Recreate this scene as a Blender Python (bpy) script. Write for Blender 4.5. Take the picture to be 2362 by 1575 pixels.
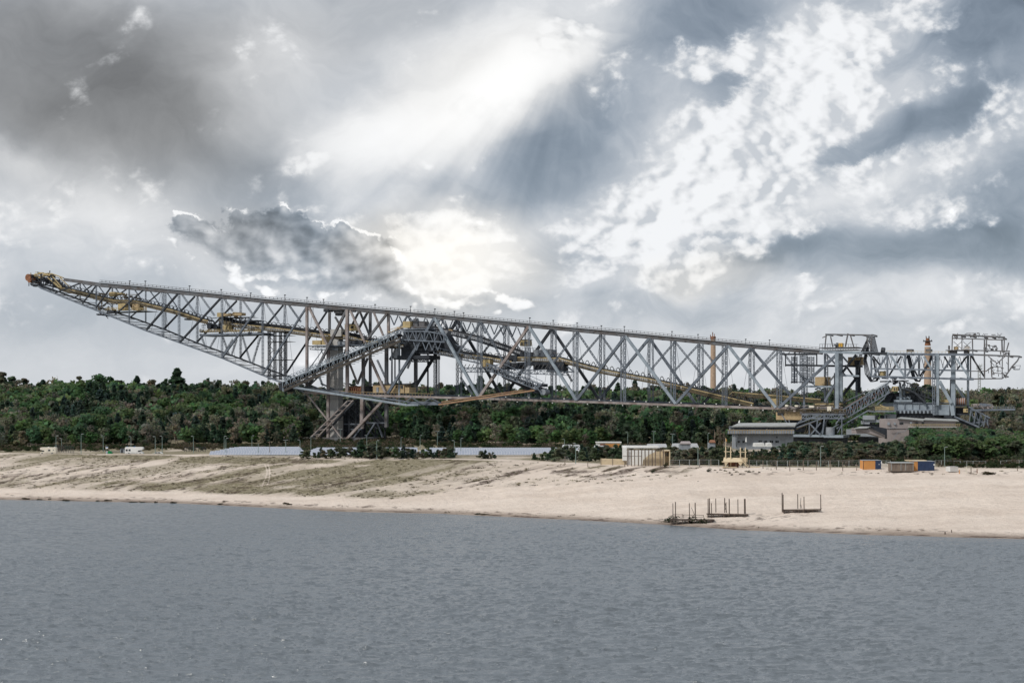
import bpy, math, random
import numpy as np
from mathutils import Vector, noise as mnoise
R = math.radians
for o in list(bpy.data.objects): bpy.data.objects.remove(o)
scene = bpy.context.scene
COL = scene.collection
random.seed(7); rng = np.random.default_rng(7)

# ------------------------------------------------------------------ camera
FP = 3281.0          # focal length in photo pixels
HZ = 930.0           # horizon row in the photo
CAMZ = 30.0
cd = bpy.data.cameras.new('camera'); cam = bpy.data.objects.new('camera', cd); COL.objects.link(cam)
cam.location = (0, 0, CAMZ); cam.rotation_euler = (R(90), 0, 0)
cd.lens = 50; cd.sensor_width = 36; cd.shift_y = (HZ-787.5)/2362
cd.clip_start = 1; cd.clip_end = 20000
scene.camera = cam
scene.render.resolution_x = 1024; scene.render.resolution_y = 682
scene.view_settings.view_transform = 'Standard'; scene.view_settings.look = 'None'
scene.view_settings.exposure = 0.12; scene.view_settings.gamma = 1.0

# ------------------------------------------------------------------ world
SUN_EL, SUN_AZ = R(48), R(-52)      # azimuth from +Y towards +X
world = bpy.data.worlds.new('World'); scene.world = world; world.use_nodes = True
wt = world.node_tree; wt.nodes.clear()
class NB:
    def __init__(s, t): s.t = t
    def n(s, typ, **kw):
        x = s.t.nodes.new(typ)
        for k, v in kw.items(): setattr(x, k, v)
        return x
    def put(s, sock, v):
        if hasattr(v, 'links') or isinstance(v, bpy.types.NodeSocket): s.t.links.new(v, sock)
        else: sock.default_value = v
    def m(s, op, a, b=0.0, c=None, clamp=False):
        x = s.n('ShaderNodeMath', operation=op, use_clamp=clamp); s.put(x.inputs[0], a); s.put(x.inputs[1], b)
        if c is not None: s.put(x.inputs[2], c)
        return x.outputs[0]
    def vm(s, op, a, b=None, sc=None):
        x = s.n('ShaderNodeVectorMath', operation=op); s.put(x.inputs[0], a)
        if b is not None: s.put(x.inputs[1], b)
        if sc is not None: s.put(x.inputs[3], sc)
        return x.outputs['Value'] if op in ('LENGTH', 'DOT_PRODUCT') else x.outputs[0]
    def mr(s, v, a, b, c=0.0, d=1.0, kind='SMOOTHSTEP'):
        x = s.n('ShaderNodeMapRange', interpolation_type=kind); s.put(x.inputs[0], v)
        for i, q in enumerate((a, b, c, d)): s.put(x.inputs[i+1], q)
        return x.outputs[0]
    def noise(s, v, scale, detail=6, rough=.55, dist=0.0, out='Fac'):
        x = s.n('ShaderNodeTexNoise'); s.put(x.inputs['Vector'], v); s.put(x.inputs['Scale'], scale)
        s.put(x.inputs['Detail'], detail); s.put(x.inputs['Roughness'], rough); s.put(x.inputs['Distortion'], dist)
        return x.outputs[out]
    def mix(s, f, a, b):
        x = s.n('ShaderNodeMix', data_type='RGBA'); s.put(x.inputs[0], f); s.put(x.inputs[6], a); s.put(x.inputs[7], b)
        return x.outputs[2]
    def comb(s, a, b, c):
        x = s.n('ShaderNodeCombineXYZ'); s.put(x.inputs[0], a); s.put(x.inputs[1], b); s.put(x.inputs[2], c); return x.outputs[0]
w = NB(wt)
tc = w.n('ShaderNodeTexCoord').outputs['Generated']
sep = w.n('ShaderNodeSeparateXYZ'); w.put(sep.inputs[0], tc)
ym = w.m('MAXIMUM', w.m('ABSOLUTE', sep.outputs[1]), 0.25)
ua = w.m('ADD', w.m('MULTIPLY', w.m('DIVIDE', sep.outputs[0], ym), 3.281), 1.181)
vb = w.m('SUBTRACT', 0.930, w.m('MULTIPLY', w.m('DIVIDE', sep.outputs[2], ym), 3.281))
uv = w.comb(ua, vb, 0.0)
# warped cloud coordinates: soft (stratus) and ragged (cumulus)
n1 = w.vm('SUBTRACT', w.noise(uv, 2.2, 4, .55, 0.0, 'Color'), (.5, .5, .5))
n2 = w.vm('SUBTRACT', w.noise(uv, 7.0, 7, .62, 0.3, 'Color'), (.5, .5, .5))
soft = w.vm('ADD', w.vm('ADD', uv, w.vm('SCALE', n1, sc=.22)), w.vm('SCALE', n2, sc=.05))
rag = w.vm('ADD', w.vm('ADD', uv, w.vm('SCALE', n1, sc=.16)), w.vm('SCALE', n2, sc=.13))
soft = w.vm('MULTIPLY', soft, (1, 1, 0)); rag = w.vm('MULTIPLY', rag, (1, 1, 0))
def blob(src, cx, cy, rx, ry, rot, inner, dep=None):
    mp = w.n('ShaderNodeMapping', vector_type='TEXTURE'); w.put(mp.inputs[0], src)
    mp.inputs['Location'].default_value = (cx/1000, cy/1000, 0); mp.inputs['Rotation'].default_value = (0, 0, R(rot))
    mp.inputs['Scale'].default_value = (rx/1000, ry/1000, 1e5)
    if dep is not None: w.put(mp.inputs['Location'], w.comb(cx/1000, cy/1000, dep))     # evaluates the lobes one after another
    return w.mr(w.vm('LENGTH', mp.outputs[0]), inner, 1.0, 1.0, 0.0)
def layer(acc, blobs, src):
    for (cx, cy, rx, ry, rot, inner, wt_) in blobs:
        acc = w.m('MULTIPLY_ADD', blob(src, cx, cy, rx, ry, rot, inner, acc), wt_, acc)
    return acc
#BLOBS
# display-space brightness field (0..1), made linear further down
base = w.mr(vb, 0.0, 0.93, 0.755, 0.82, 'LINEAR')
SOFT = [  # cx, cy, rx, ry, rot, inner, weight
 (120, 180, 640, 330, 8, .1, -.22), (430, 330, 440, 220, 35, .1, -.12), (300, 40, 560, 150, 0, .1, -.05), (60, 270, 260, 110, 5, .1, -.05), (620, 400, 220, 90, 35, .1, -.06),
 (850, 0, 330, 130, -10, .1, -.04), (1000, 250, 460, 170, -22, .1, .16), (1190, 200, 300, 100, -28, .1, .16), (860, 330, 280, 120, 0, .1, .10), (1200, 70, 460, 120, -12, .1, .10), (620, 170, 160, 260, 20, .1, .05),
 (180, 480, 360, 150, 0, .1, .07), (0, 360, 220, 60, 8, .1, .09), (1330, 330, 260, 190, -40, .2, -.14), (1150, 430, 300, 130, -20, .1, -.07),
 (1600, 60, 300, 130, -15, .2, -.17), (2300, 70, 260, 200, -30, .2, -.20), (2220, 250, 260, 120, -20, .0, -.24), (1700, 220, 150, 100, 20, .2, -.12), (2020, 300, 220, 70, -22, .2, -.12), (1950, 170, 240, 60, -25, .2, -.06),
 (2150, 565, 620, 90, -2, .2, -.17), (2340, 450, 300, 120, -22, .2, -.17), (1700, 560, 300, 50, -5, .2, -.13), (1400, 560, 200, 60, 0, .2, -.08), (2100, 370, 360, 60, -18, .1, .10), (2250, 170, 300, 60, -20, .1, .06),
 (250, 740, 600, 130, 3, .0, -.08), (1450, 700, 560, 60, -2, .0, -.06), (2150, 760, 420, 40, 0, .0, -.04), (1000, 840, 1300, 80, 3, .1, .03), (2100, 690, 500, 50, 2, .1, .04), (900, 470, 200, 60, 0, .1, .04)]
lumA = layer(base, SOFT, soft)
dt = w.m('SUBTRACT', w.noise(w.vm('MULTIPLY', w.vm('ADD', uv, w.vm('SCALE', n1, sc=.5)), (1.0, 1.6, 1.0)), 4.5, 7, .60, .3), .5)
amt = w.m('MULTIPLY', w.mr(ua, .9, 1.6, .20, .34), w.mr(vb, .60, .85, 1.0, .55))
lumA = w.m('MULTIPLY_ADD', dt, amt, lumA)
# billowing cloud density and its relief towards the hidden sun
mpq = w.n('ShaderNodeMapping'); w.put(mpq.inputs[0], w.vm('ADD', uv, w.vm('SCALE', n1, sc=.08))); mpq.inputs['Rotation'].default_value = (0, 0, R(24)); mpq.inputs['Scale'].default_value = (1, 1.35, 1)
todir = w.vm('NORMALIZE', w.vm('SUBTRACT', (1.10, .25, 0.0), uv))
off = w.vm('MULTIPLY', w.vm('SCALE', todir, sc=.018), (1, 1, 0))
def vor(v, sc_, det):
    x = w.n('ShaderNodeTexVoronoi', feature='F1'); w.put(x.inputs['Vector'], v); x.inputs['Scale'].default_value = sc_; x.inputs['Detail'].default_value = det; x.inputs['Roughness'].default_value = .55; x.inputs['Lacunarity'].default_value = 2.2
    return x.outputs['Distance']
wob = w.vm('SCALE', n2, sc=.05)
V1 = w.m('MULTIPLY', w.m('SUBTRACT', .62, vor(w.vm('ADD', mpq.outputs[0], wob), 7.0, 3.0)), .14)
N1 = w.m('ADD', w.noise(mpq.outputs[0], 4.2, 9, .60, .0), V1)
mp2 = w.n('ShaderNodeMapping'); w.put(mp2.inputs[0], w.vm('ADD', w.vm('ADD', uv, w.vm('SCALE', n1, sc=.08)), off)); mp2.inputs['Rotation'].default_value = (0, 0, R(24)); mp2.inputs['Scale'].default_value = (1, 1.35, 1)
V2 = w.m('MULTIPLY', w.m('SUBTRACT', .62, vor(w.vm('ADD', mp2.outputs[0], wob), 7.0, 3.0)), .14)
N2 = w.m('ADD', w.noise(mp2.outputs[0], 4.2, 3.3, .58, .0), V2)
N1b = w.m('ADD', w.noise(mpq.outputs[0], 4.2, 3.3, .58, .0), V1)
rel = w.m('MULTIPLY_ADD', w.m('SUBTRACT', N1b, N2), 1.25, w.m('MULTIPLY', w.m('SUBTRACT', N1, N1b), .22))
BB = [(1780, 300, 760, 420, -15, .3, .20), (1330, 330, 260, 160, -40, .1, -.50), (1170, 440, 200, 110, -20, .1, -.40), (1620, 50, 260, 80, -10, .1, -.40), (1545, 215, 80, 50, 0, .1, -.45), (1690, 220, 90, 80, 30, .1, -.40), (2300, 70, 170, 130, -30, .1, -.50), (2210, 250, 210, 100, -20, .0, -.50), (2020, 300, 170, 45, -22, .1, -.30), (2100, 575, 640, 80, -2, .1, -.45), (1640, 545, 150, 34, -14, .1, -.45), (1480, 470, 300, 190, -15, .0, .42), (1700, 400, 360, 170, -35, .0, .34), (1640, 480, 300, 130, -10, .0, .22), (1820, 130, 380, 170, -30, .0, .40), (1420, 190, 190, 130, -30, .0, .36), (1590, 160, 140, 100, 0, .0, .28), (1950, 50, 400, 110, -10, .0, .26), (2000, 400, 440, 120, -18, .0, .34), (2310, 240, 160, 140, 0, .0, .40),
 (1050, 570, 210, 180, 0, .0, .62), (1200, 610, 240, 110, 8, .0, .34), (850, 520, 170, 70, -12, .0, .40), (1600, 600, 270, 75, -8, .0, .46), (970, 400, 90, 40, -20, .0, .50), (735, 372, 90, 42, 0, .0, .44), (255, 130, 150, 70, -35, .0, .14), (1850, 250, 330, 160, -25, .0, .28), (2200, 150, 360, 90, -25, .0, .22), (170, 470, 400, 150, 0, .0, .22), (2300, 650, 260, 80, 0, .0, .30), (1250, 110, 300, 90, -15, .0, .25), (1360, 700, 300, 70, 0, .0, .18), (2100, 700, 400, 60, 0, .0, .16)]
NN = w.m('MULTIPLY', w.m('SUBTRACT', N1, .5), 1.9)
bB = layer(w.m('ADD', -.09, 0.0), BB, rag)
covB = w.mr(w.m('ADD', NN, bB), -.10, .30)
covB = w.m('MULTIPLY', covB, w.mr(ua, .2, 1.3, .75, .95))
lumB = w.m('ADD', .93, w.m('MAXIMUM', w.m('MINIMUM', w.m('MULTIPLY', rel, 2.0), .08), -.13))
lum = w.m('MULTIPLY_ADD', w.m('SUBTRACT', lumB, lumA), covB, lumA)
CC = [(545, 535, 340, 130, 4, .1, .72), (740, 600, 300, 120, 12, .0, .46), (850, 610, 170, 130, 15, .1, .60), (1140, 700, 190, 70, 10, .0, .50), (980, 700, 150, 60, 30, .0, .40), (1640, 645, 300, 50, -4, .0, .36), (1085, 520, 110, 60, 15, .0, .24), (640, 650, 460, 110, 6, .0, .52), (700, 560, 330, 90, 8, .0, .20), (1150, 720, 260, 60, 4, .0, .22)]
bC = layer(w.m('ADD', -.30, 0.0), CC, rag)
covC = w.mr(w.m('ADD', NN, bC), -.04, w.mr(vb, .50, .62, .10, .45))
lumC = w.m('MULTIPLY_ADD', rel, 1.4, w.mr(vb, .48, .68, .59, .74))
edge_ = w.m('MULTIPLY', w.m('MULTIPLY', covC, w.m('SUBTRACT', 1.0, covC)), w.m('MAXIMUM', w.m('MULTIPLY', rel, 18.0), .0))
lum = w.m('MULTIPLY_ADD', w.m('SUBTRACT', lumC, lum), w.m('MULTIPLY', covC, .92), lum)
lum = w.m('MULTIPLY_ADD', w.m('MINIMUM', edge_, .26), 1.0, lum)
# soft crepuscular fan below the bright gap
rx = w.m('SUBTRACT', ua, 1.34); ry = w.m('SUBTRACT', vb, .02); ang = w.m('ARCTAN2', ry, rx)
fan = w.m('SUBTRACT', w.noise(w.comb(w.m('MULTIPLY', ang, 1.0), 3.3, 0.0), 9.0, 2, .5), .45)
lum = w.m('MULTIPLY_ADD', fan, w.m('MULTIPLY', blob(uv, 1060, 390, 420, 260, -25, .2), .22), lum)
lum = layer(lum, [(1190, 200, 240, 110, -25, .0, .12), (1060, 590, 240, 160, 0, .0, .22), (1240, 520, 160, 70, 0, .0, .06), (1050, 300, 400, 130, -20, .0, .06)], uv)
over = w.m('MAXIMUM', w.m('SUBTRACT', lum, .82), 0.0)
lum = w.m('ADD', w.m('MINIMUM', w.m('MAXIMUM', lum, .38), .82), w.m('MULTIPLY', w.m('SUBTRACT', 1.0, w.m('POWER', 2.718, w.m('MULTIPLY', over, -6.0))), .178))
lin = w.m('POWER', lum, 2.2)
grey = layer(w.m('ADD', 0.0, 0.0), [(200, 180, 760, 420, 10, .3, .85), (850, 60, 500, 200, 0, .2, .5), (560, 560, 300, 110, 0, .2, .5), (900, 610, 220, 120, 0, .2, .7)], uv)
bl = w.m('MULTIPLY', w.mr(lum, .50, .93, .85, .04), w.m('SUBTRACT', 1.0, w.m('MINIMUM', grey, .92)), clamp=True)
warm = layer(w.m('ADD', 0.0, 0.0), [(1060, 590, 280, 200, 0, .0, 1.2), (860, 560, 160, 90, 0, .2, .6), (300, 330, 700, 300, 0, .2, .25), (1100, 220, 460, 200, -20, .2, .5), (1620, 610, 220, 70, -8, .2, .6)], soft)
tint = w.mix(bl, (.975, .985, 1.0, 1), (.74, .93, 1.17, 1))
tint = w.mix(w.m('MULTIPLY', warm, .75, clamp=True), tint, (1.03, 1.0, .94, 1))
ccol = w.vm('SCALE', tint, sc=lin)
sky = w.n('ShaderNodeTexSky', sky_type='NISHITA', sun_disc=False); sky.sun_elevation = SUN_EL; sky.sun_rotation = SUN_AZ
bg1 = w.n('ShaderNodeBackground'); w.put(bg1.inputs[0], sky.outputs[0]); bg1.inputs[1].default_value = 0.05
bg2 = w.n('ShaderNodeBackground'); w.put(bg2.inputs[0], ccol); bg2.inputs[1].default_value = 1.0
ms = w.n('ShaderNodeMixShader'); w.put(ms.inputs[0], w.m('SUBTRACT', 1.0, w.m('MULTIPLY', bl, .25))); wt.links.new(bg1.outputs[0], ms.inputs[1]); wt.links.new(bg2.outputs[0], ms.inputs[2])
wo = w.n('ShaderNodeOutputWorld'); wt.links.new(ms.outputs[0], wo.inputs[0])

# ------------------------------------------------------------------ sun
sd = bpy.data.lights.new('sun', 'SUN'); sd.energy = 2.2; sd.angle = R(8); sd.color = (1, .95, .88)
so = bpy.data.objects.new('sun', sd); COL.objects.link(so)
sdir = Vector((math.sin(SUN_AZ)*math.cos(SUN_EL), math.cos(SUN_AZ)*math.cos(SUN_EL), math.sin(SUN_EL)))
SUNV = Vector((-.55, -.42, .72)).normalized()
so.rotation_euler = SUNV.to_track_quat('Z', 'Y').to_euler()
sky.sun_elevation = math.asin(SUNV.z); sky.sun_rotation = math.atan2(SUNV.x, SUNV.y)

# ------------------------------------------------------------------ materials
def mat(name, col, rough=.7, metal=0.0, var=.25, scale=.8, col2=None, spec=.3, stretch=(1, 1, 1), thr=(.35, .7)):
    m_ = bpy.data.materials.new(name); m_.use_nodes = True; t = NB(m_.node_tree)
    b = m_.node_tree.nodes['Principled BSDF']
    co = t.n('ShaderNodeTexCoord').outputs['Object']
    mp = t.n('ShaderNodeMapping'); t.put(mp.inputs[0], co); mp.inputs['Scale'].default_value = stretch
    f = t.noise(mp.outputs[0], scale, 6, .65)
    c2 = col2 if col2 else tuple(c*(1-var*1.6) for c in col)
    f2 = t.mr(f, thr[0], thr[1])
    t.put(b.inputs['Base Color'], t.mix(f2, (*col, 1), (*c2, 1)))
    b.inputs['Roughness'].default_value = rough; b.inputs['Metallic'].default_value = metal
    b.inputs['Specular IOR Level'].default_value = spec
    return m_
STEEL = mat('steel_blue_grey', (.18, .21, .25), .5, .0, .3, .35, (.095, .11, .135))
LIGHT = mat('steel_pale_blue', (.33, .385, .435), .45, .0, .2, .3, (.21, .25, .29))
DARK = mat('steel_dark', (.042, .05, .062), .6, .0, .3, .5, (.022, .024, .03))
CHORD = mat('steel_weathered', (.155, .165, .18), .6, .0, .3, .25, (.10, .085, .08))
PINK = mat('steel_rusty_pale', (.36, .325, .315), .7, .0, .3, .25, (.20, .155, .14))
RUST = mat('steel_rust', (.32, .15, .08), .8, .0, .3, .5, (.14, .06, .04))
ORANGE = mat('orange_beam_paint', (.42, .27, .16), .6, .0, .2, .3, (.28, .16, .10))
YELLOW = mat('yellow_paint', (.52, .41, .21), .6, .0, .2, .4, (.36, .28, .15))
BRIGHTY = mat('bright_yellow_paint', (.72, .42, .05), .5, .0, .1, .5)
TAN = mat('tan_sheet', (.50, .38, .22), .7, .0, .2, .3, (.36, .27, .16))
BROWN = mat('brown_grating', (.15, .12, .075), .8, .0, .3, .6, (.09, .075, .05))
BELT = mat('belt_black', (.018, .019, .022), .6)
CONC = mat('concrete', (.52, .51, .49), .9, .0, .15, .25, (.40, .39, .375))
DBROWN = mat('dark_brown_grating', (.085, .075, .065), .8, .0, .3, .6, (.05, .045, .04))
GREYW = mat('grey_sheet', (.30, .33, .365), .7, .0, .2, .3, (.21, .225, .245))
PINKW = mat('pinkish_render', (.36, .32, .315), .8, .0, .15, .35, (.31, .27, .26))
ROOFL = mat('pale_roof', (.40, .41, .40), .6, .0, .15, .3)
WHITE = mat('white_paint', (.80, .80, .78), .4, .0, .06, .6)
CREAM = mat('cream_paint', (.76, .71, .60), .4, .0, .08, .6)
GLASS = mat('dark_glass', (.02, .022, .026), .12, .0, .1, 1, spec=.6)
TYRE = mat('tyre_rubber', (.02, .02, .02), .9)
BRICK = mat('chimney_brick', (.46, .34, .25), .9, .0, .2, .6, (.36, .26, .19))
WOOD = mat('fresh_timber', (.66, .55, .38), .8, .0, .12, .5, (.54, .44, .30), stretch=(1, 1, 6))
OLDW = mat('weathered_timber', (.085, .065, .055), .9, .0, .3, .8, (.14, .11, .09), stretch=(3, 3, .5))
GREYP = mat('weathered_post', (.15, .12, .10), .9, .0, .3, .8, (.26, .21, .17), stretch=(3, 3, .4))
GALV = mat('galvanised_steel', (.42, .45, .45), .45, .3, .1, 1)
LAMPP = mat('lamp_post_green_grey', (.24, .32, .30), .6, .0, .1, 1)
ORPAN = mat('orange_container_paint', (.66, .31, .10), .5, .0, .08, .5)
BLUEP = mat('navy_container_paint', (.035, .06, .13), .5, .0, .15, .5)
GREENP = mat('green_sheet', (.02, .30, .11), .6, .0, .1, .6)
SIGNB = mat('sign_blue', (.05, .2, .5), .5)
DIRT = mat('dry_grass_debris', (.14, .11, .075), .95, .0, .3, 1.5)
def corr(m_, sc):      # corrugation as bump on sheet metal
    t = NB(m_.node_tree); b = m_.node_tree.nodes['Principled BSDF']
    wv = t.n('ShaderNodeTexWave'); t.put(wv.inputs['Vector'], t.n('ShaderNodeTexCoord').outputs['Object']); wv.inputs['Scale'].default_value = sc
    bp = t.n('ShaderNodeBump'); t.put(bp.inputs['Height'], wv.outputs['Fac']); bp.inputs['Distance'].default_value = .08; t.put(b.inputs['Normal'], bp.outputs[0])
corr(ORPAN, 1.2); corr(BLUEP, 1.2)
SOLAR = bpy.data.materials.new('solar_glass'); SOLAR.use_nodes = True
t = NB(SOLAR.node_tree); b = SOLAR.node_tree.nodes['Principled BSDF']
bk = t.n('ShaderNodeTexBrick'); t.put(bk.inputs['Vector'], t.n('ShaderNodeTexCoord').outputs['UV']); bk.offset = 0; bk.inputs['Scale'].default_value = 1
bk.inputs['Color1'].default_value = (.26, .29, .36, 1); bk.inputs['Color2'].default_value = (.30, .33, .40, 1); bk.inputs['Mortar'].default_value = (.6, .6, .6, 1)  # pale bluish cell colours stand in for sky reflected on the panels
bk.inputs['Mortar Size'].default_value = .035; bk.inputs['Brick Width'].default_value = 1.0; bk.inputs['Row Height'].default_value = 1.6
t.put(b.inputs['Base Color'], bk.outputs[0]); b.inputs['Roughness'].default_value = .22; b.inputs['Specular IOR Level'].default_value = 1.0
b.inputs['Coat Weight'].default_value = .6; b.inputs['Coat Roughness'].default_value = .15

# ------------------------------------------------------------------ mesh helpers
class MB:
    def __init__(s): s.v = []; s.f = []
    def quad8(s, pts):
        i = len(s.v); s.v += [tuple(p) for p in pts]
        s.f += [(i, i+3, i+2, i+1), (i+4, i+5, i+6, i+7), (i, i+1, i+5, i+4), (i+1, i+2, i+6, i+5), (i+2, i+3, i+7, i+6), (i+3, i, i+4, i+7)]
    def box(s, c, d, ang=0):
        ca, sa = math.cos(ang), math.sin(ang); pts = []
        for z in (-1, 1):
            for x, y in ((-1, -1), (1, -1), (1, 1), (-1, 1)):
                X, Y = x*d[0]/2, y*d[1]/2
                pts.append((c[0]+X*ca-Y*sa, c[1]+X*sa+Y*ca, c[2]+z*d[2]/2))
        s.quad8(pts); return s
    def bar(s, a, b, w_, h=None):
        a, b = Vector(a), Vector(b); h = h or w_; d = b-a
        if d.length < 1e-4: return s
        d.normalize(); up = Vector((0, 0, 1)) if abs(d.z) < .95 else Vector((math.cos(.42), -math.sin(.42), 0))
        x = d.cross(up).normalized(); y = x.cross(d).normalized()
        pts = []
        for q in (a, b):
            for i, j in ((-1, -1), (1, -1), (1, 1), (-1, 1)): pts.append(q+x*(i*w_/2)+y*(j*h/2))
        s.quad8(pts); return s
    def tube(s, a, b, r, r2=None, n=8):
        a, b = Vector(a), Vector(b); r2 = r if r2 is None else r2; d = (b-a)
        if d.length < 1e-5: return s
        d.normalize(); up = Vector((0, 0, 1)) if abs(d.z) < .9 else Vector((1, 0, 0))
        x = d.cross(up).normalized(); y = x.cross(d)
        i = len(s.v)
        for q, rr in ((a, r), (b, r2)):
            for k in range(n):
                t_ = 2*math.pi*k/n; s.v.append(tuple(q+x*(rr*math.cos(t_))+y*(rr*math.sin(t_))))
        for k in range(n): s.f.append((i+k, i+(k+1) % n, i+n+(k+1) % n, i+n+k))
        s.f.append(tuple(i+k for k in range(n))[::-1]); s.f.append(tuple(i+n+k for k in range(n))); return s
    def poly(s, pts, off):      # prism: polygon pts swept by vector off
        i = len(s.v); n = len(pts); off = Vector(off)
        s.v += [tuple(p) for p in pts]+[tuple(Vector(p)+off) for p in pts]
        s.f.append(tuple(range(i, i+n))); s.f.append(tuple(range(i+2*n-1, i+n-1, -1)))
        for k in range(n): s.f.append((i+k, i+n+k, i+n+(k+1) % n, i+(k+1) % n))
        return s
    def build(s, name, m_, parent=None, label=None, smooth=False):
        me = bpy.data.meshes.new(name); o0 = root_loc(parent) if parent else Vector((0, 0, 0))
        me.from_pydata([(p[0]-o0.x, p[1]-o0.y, p[2]-o0.z) for p in s.v], [], s.f); me.materials.append(m_)
        if smooth: me.polygons.foreach_set('use_smooth', [True]*len(me.polygons))
        me.update()
        o = bpy.data.objects.new(name, me); COL.objects.link(o)
        if parent: o.parent = parent
        if label: o['label'] = label
        return o
def root_loc(o):
    l = Vector((0, 0, 0))
    while o is not None: l = l+Vector(o.location); o = o.parent
    return l
def tag(o, label=None, cat=None, group=None, kind=None):
    if label: o['label'] = label
    if cat: o['category'] = cat
    if group: o['group'] = group
    if kind: o['kind'] = kind
    return o
def empty(name, loc, label, cat, group=None):
    o = bpy.data.objects.new(name, None); COL.objects.link(o); o.location = loc; o.empty_display_size = .5
    return tag(o, label, cat, group)
def children(o): return [c for c in COL.objects if c.parent == o]
def copy_thing(root, kids, loc, rz=0, sc=1, label=None):
    r = root.copy(); COL.objects.link(r); r.location = loc; r.rotation_euler = (0, 0, rz)
    r.scale = (sc, sc, sc) if not isinstance(sc, tuple) else sc
    if label: r['label'] = label
    for c, gk in kids:
        d = c.copy(); COL.objects.link(d); d.parent = r
        for g in gk:
            e = g.copy(); COL.objects.link(e); e.parent = d
    return r
def tree_of(root): return [(c, children(c)) for c in children(root)]

# ------------------------------------------------------------------ terrain functions
def px_of(x, y): return 1181+FP*x/y
SH = np.array([(-1500, 1135), (0, 1152), (400, 1160), (800, 1180), (1000, 1184), (1200, 1193), (1540, 1210), (1700, 1222), (2000, 1233), (2362, 1243), (4000, 1290)], float)
CR = np.array([(-1500, 1040), (0, 1046), (500, 1051), (950, 1058), (1200, 1064), (1400, 1074), (1650, 1077), (2000, 1081), (2362, 1085), (4000, 1100)], float)
SHY = FP*30/(SH[:, 1]-HZ); CRY = FP*20/(CR[:, 1]-HZ)
def shoreY(px): return np.interp(px, SH[:, 0], SHY)
def crestY(px): return np.interp(px, CR[:, 0], CRY)
def vnoise(x, y, seed=0):
    xi = np.floor(x).astype(np.int64); yi = np.floor(y).astype(np.int64); xf = x-xi; yf = y-yi
    def h(a, b_):
        n = (a*374761393+b_*668265263+seed*982451653) & 0xffffffff
        n = ((n ^ (n >> 13))*1274126177) & 0xffffffff
        return ((n ^ (n >> 16)) & 0xffff)/65535.0
    u = xf*xf*(3-2*xf); v = yf*yf*(3-2*yf)
    return (h(xi, yi)*(1-u)+h(xi+1, yi)*u)*(1-v)+(h(xi, yi+1)*(1-u)+h(xi+1, yi+1)*u)*v
def fbm(x, y, seed=0, o=5, g=.5):
    s_ = 0; a = 1; t_ = 0
    for k in range(o): s_ = s_+a*vnoise(x*2**k+17.3*k, y*2**k+5.1*k, seed+k); t_ += a; a *= g
    return s_/t_
def sstep(x, a, b_):
    t_ = np.clip((x-a)/(b_-a), 0, 1); return t_*t_*(3-2*t_)
def height(x, y):
    x = np.asarray(x, float); y = np.asarray(y, float)
    px = px_of(x, y); ys = shoreY(px); yc = crestY(px); s_ = (y-ys)/(yc-ys)
    sc = np.clip(s_, 0, 1)
    z = 10*(.35*sc+.65*sc**1.25)
    z = np.where(s_ < 0, np.maximum(-4, (y-ys)*.10), z)
    # relief of the sand face
    k = np.clip(1-np.abs(s_-.5)*2, 0, 1)**.5*(s_ > 0)*(s_ < 1)
    ru = (px-1181)*.13; rv = y*.9
    z = z+k*((fbm(ru*.12, rv*.05, 3)-.5)*1.4+(fbm((ru+rv*.6)*.25, (rv-ru*.10)*.5, 9)-.5)*.55+(fbm(ru*.7+rv*.3, rv*1.3-ru*.2, 15, 3)-.5)*(.16+.30*(1-sstep(px, 1000, 1600))))
    z = z+np.where(s_ >= 1, (fbm(x*.04, y*.04, 5)-.5)*.9*sstep(s_, 1.0, 1.1), 0)
    ed = sstep(px, 1150, 1350)*(1-sstep(px, 1500, 1640))      # eroded edge
    z = z-ed*np.exp(-((s_-.88)/.05)**2)*.9*fbm(ru*.5, rv*.3, 21)
    Hh = 19.5+(fbm(x*.006+9, y*.004, 12)-.5)*9-4*sstep(px, 1500, 1800)
    st = 650-40*sstep(px, 2280, 2450)+115*sstep(px, 640, 720)*(1-sstep(px, 900, 980))+60*sstep(px, 1700, 1800)*(1-sstep(px, 2240, 2330)); en = 1000-150*sstep(px, 1900, 2300)
    z = z+Hh*sstep(y, st, en)
    return z
def gz(x, y): return float(height(np.array([x]), np.array([y]))[0])
def G(px, Y, dz=0):
    x = (px-1181)/FP*Y; return Vector((x, Y, gz(x, Y)+dz))
def atY(px, py, Y): return Vector(((px-1181)/FP*Y, Y, CAMZ-(py-HZ)/FP*Y))

# ---- ground sheet
cols = np.concatenate([np.linspace(-6500, -400, 40), np.linspace(-380, 2740, 1800), np.linspace(2800, 9000, 40)])
rows_s = np.concatenate([np.linspace(-1.2, -.02, 8), np.linspace(0, 1.12, 330)])
PXg, Sg = np.meshgrid(cols, rows_s)
ysg = shoreY(PXg); ycg = crestY(PXg); Yg = ysg+Sg*(ycg-ysg)
yr = np.concatenate([np.linspace(0.01, 1, 70)**1.3*500, [700, 1200, 2500, 6000, 12000]])
Y2 = Yg[-1][None, :]+yr[:, None]
Yg = np.vstack([Yg, Y2]); PXg = np.vstack([PXg, np.repeat(cols[None, :], len(yr), 0)])
Xg = (PXg-1181)/FP*Yg
Zg = height(Xg, Yg)
nr, nc = Xg.shape
me = bpy.data.meshes.new('ground')
co = np.stack([Xg, Yg, Zg], -1).reshape(-1, 3)
idx = np.arange(nr*nc).reshape(nr, nc)
fq = np.stack([idx[:-1, :-1], idx[:-1, 1:], idx[1:, 1:], idx[1:, :-1]], -1).reshape(-1, 4)
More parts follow.
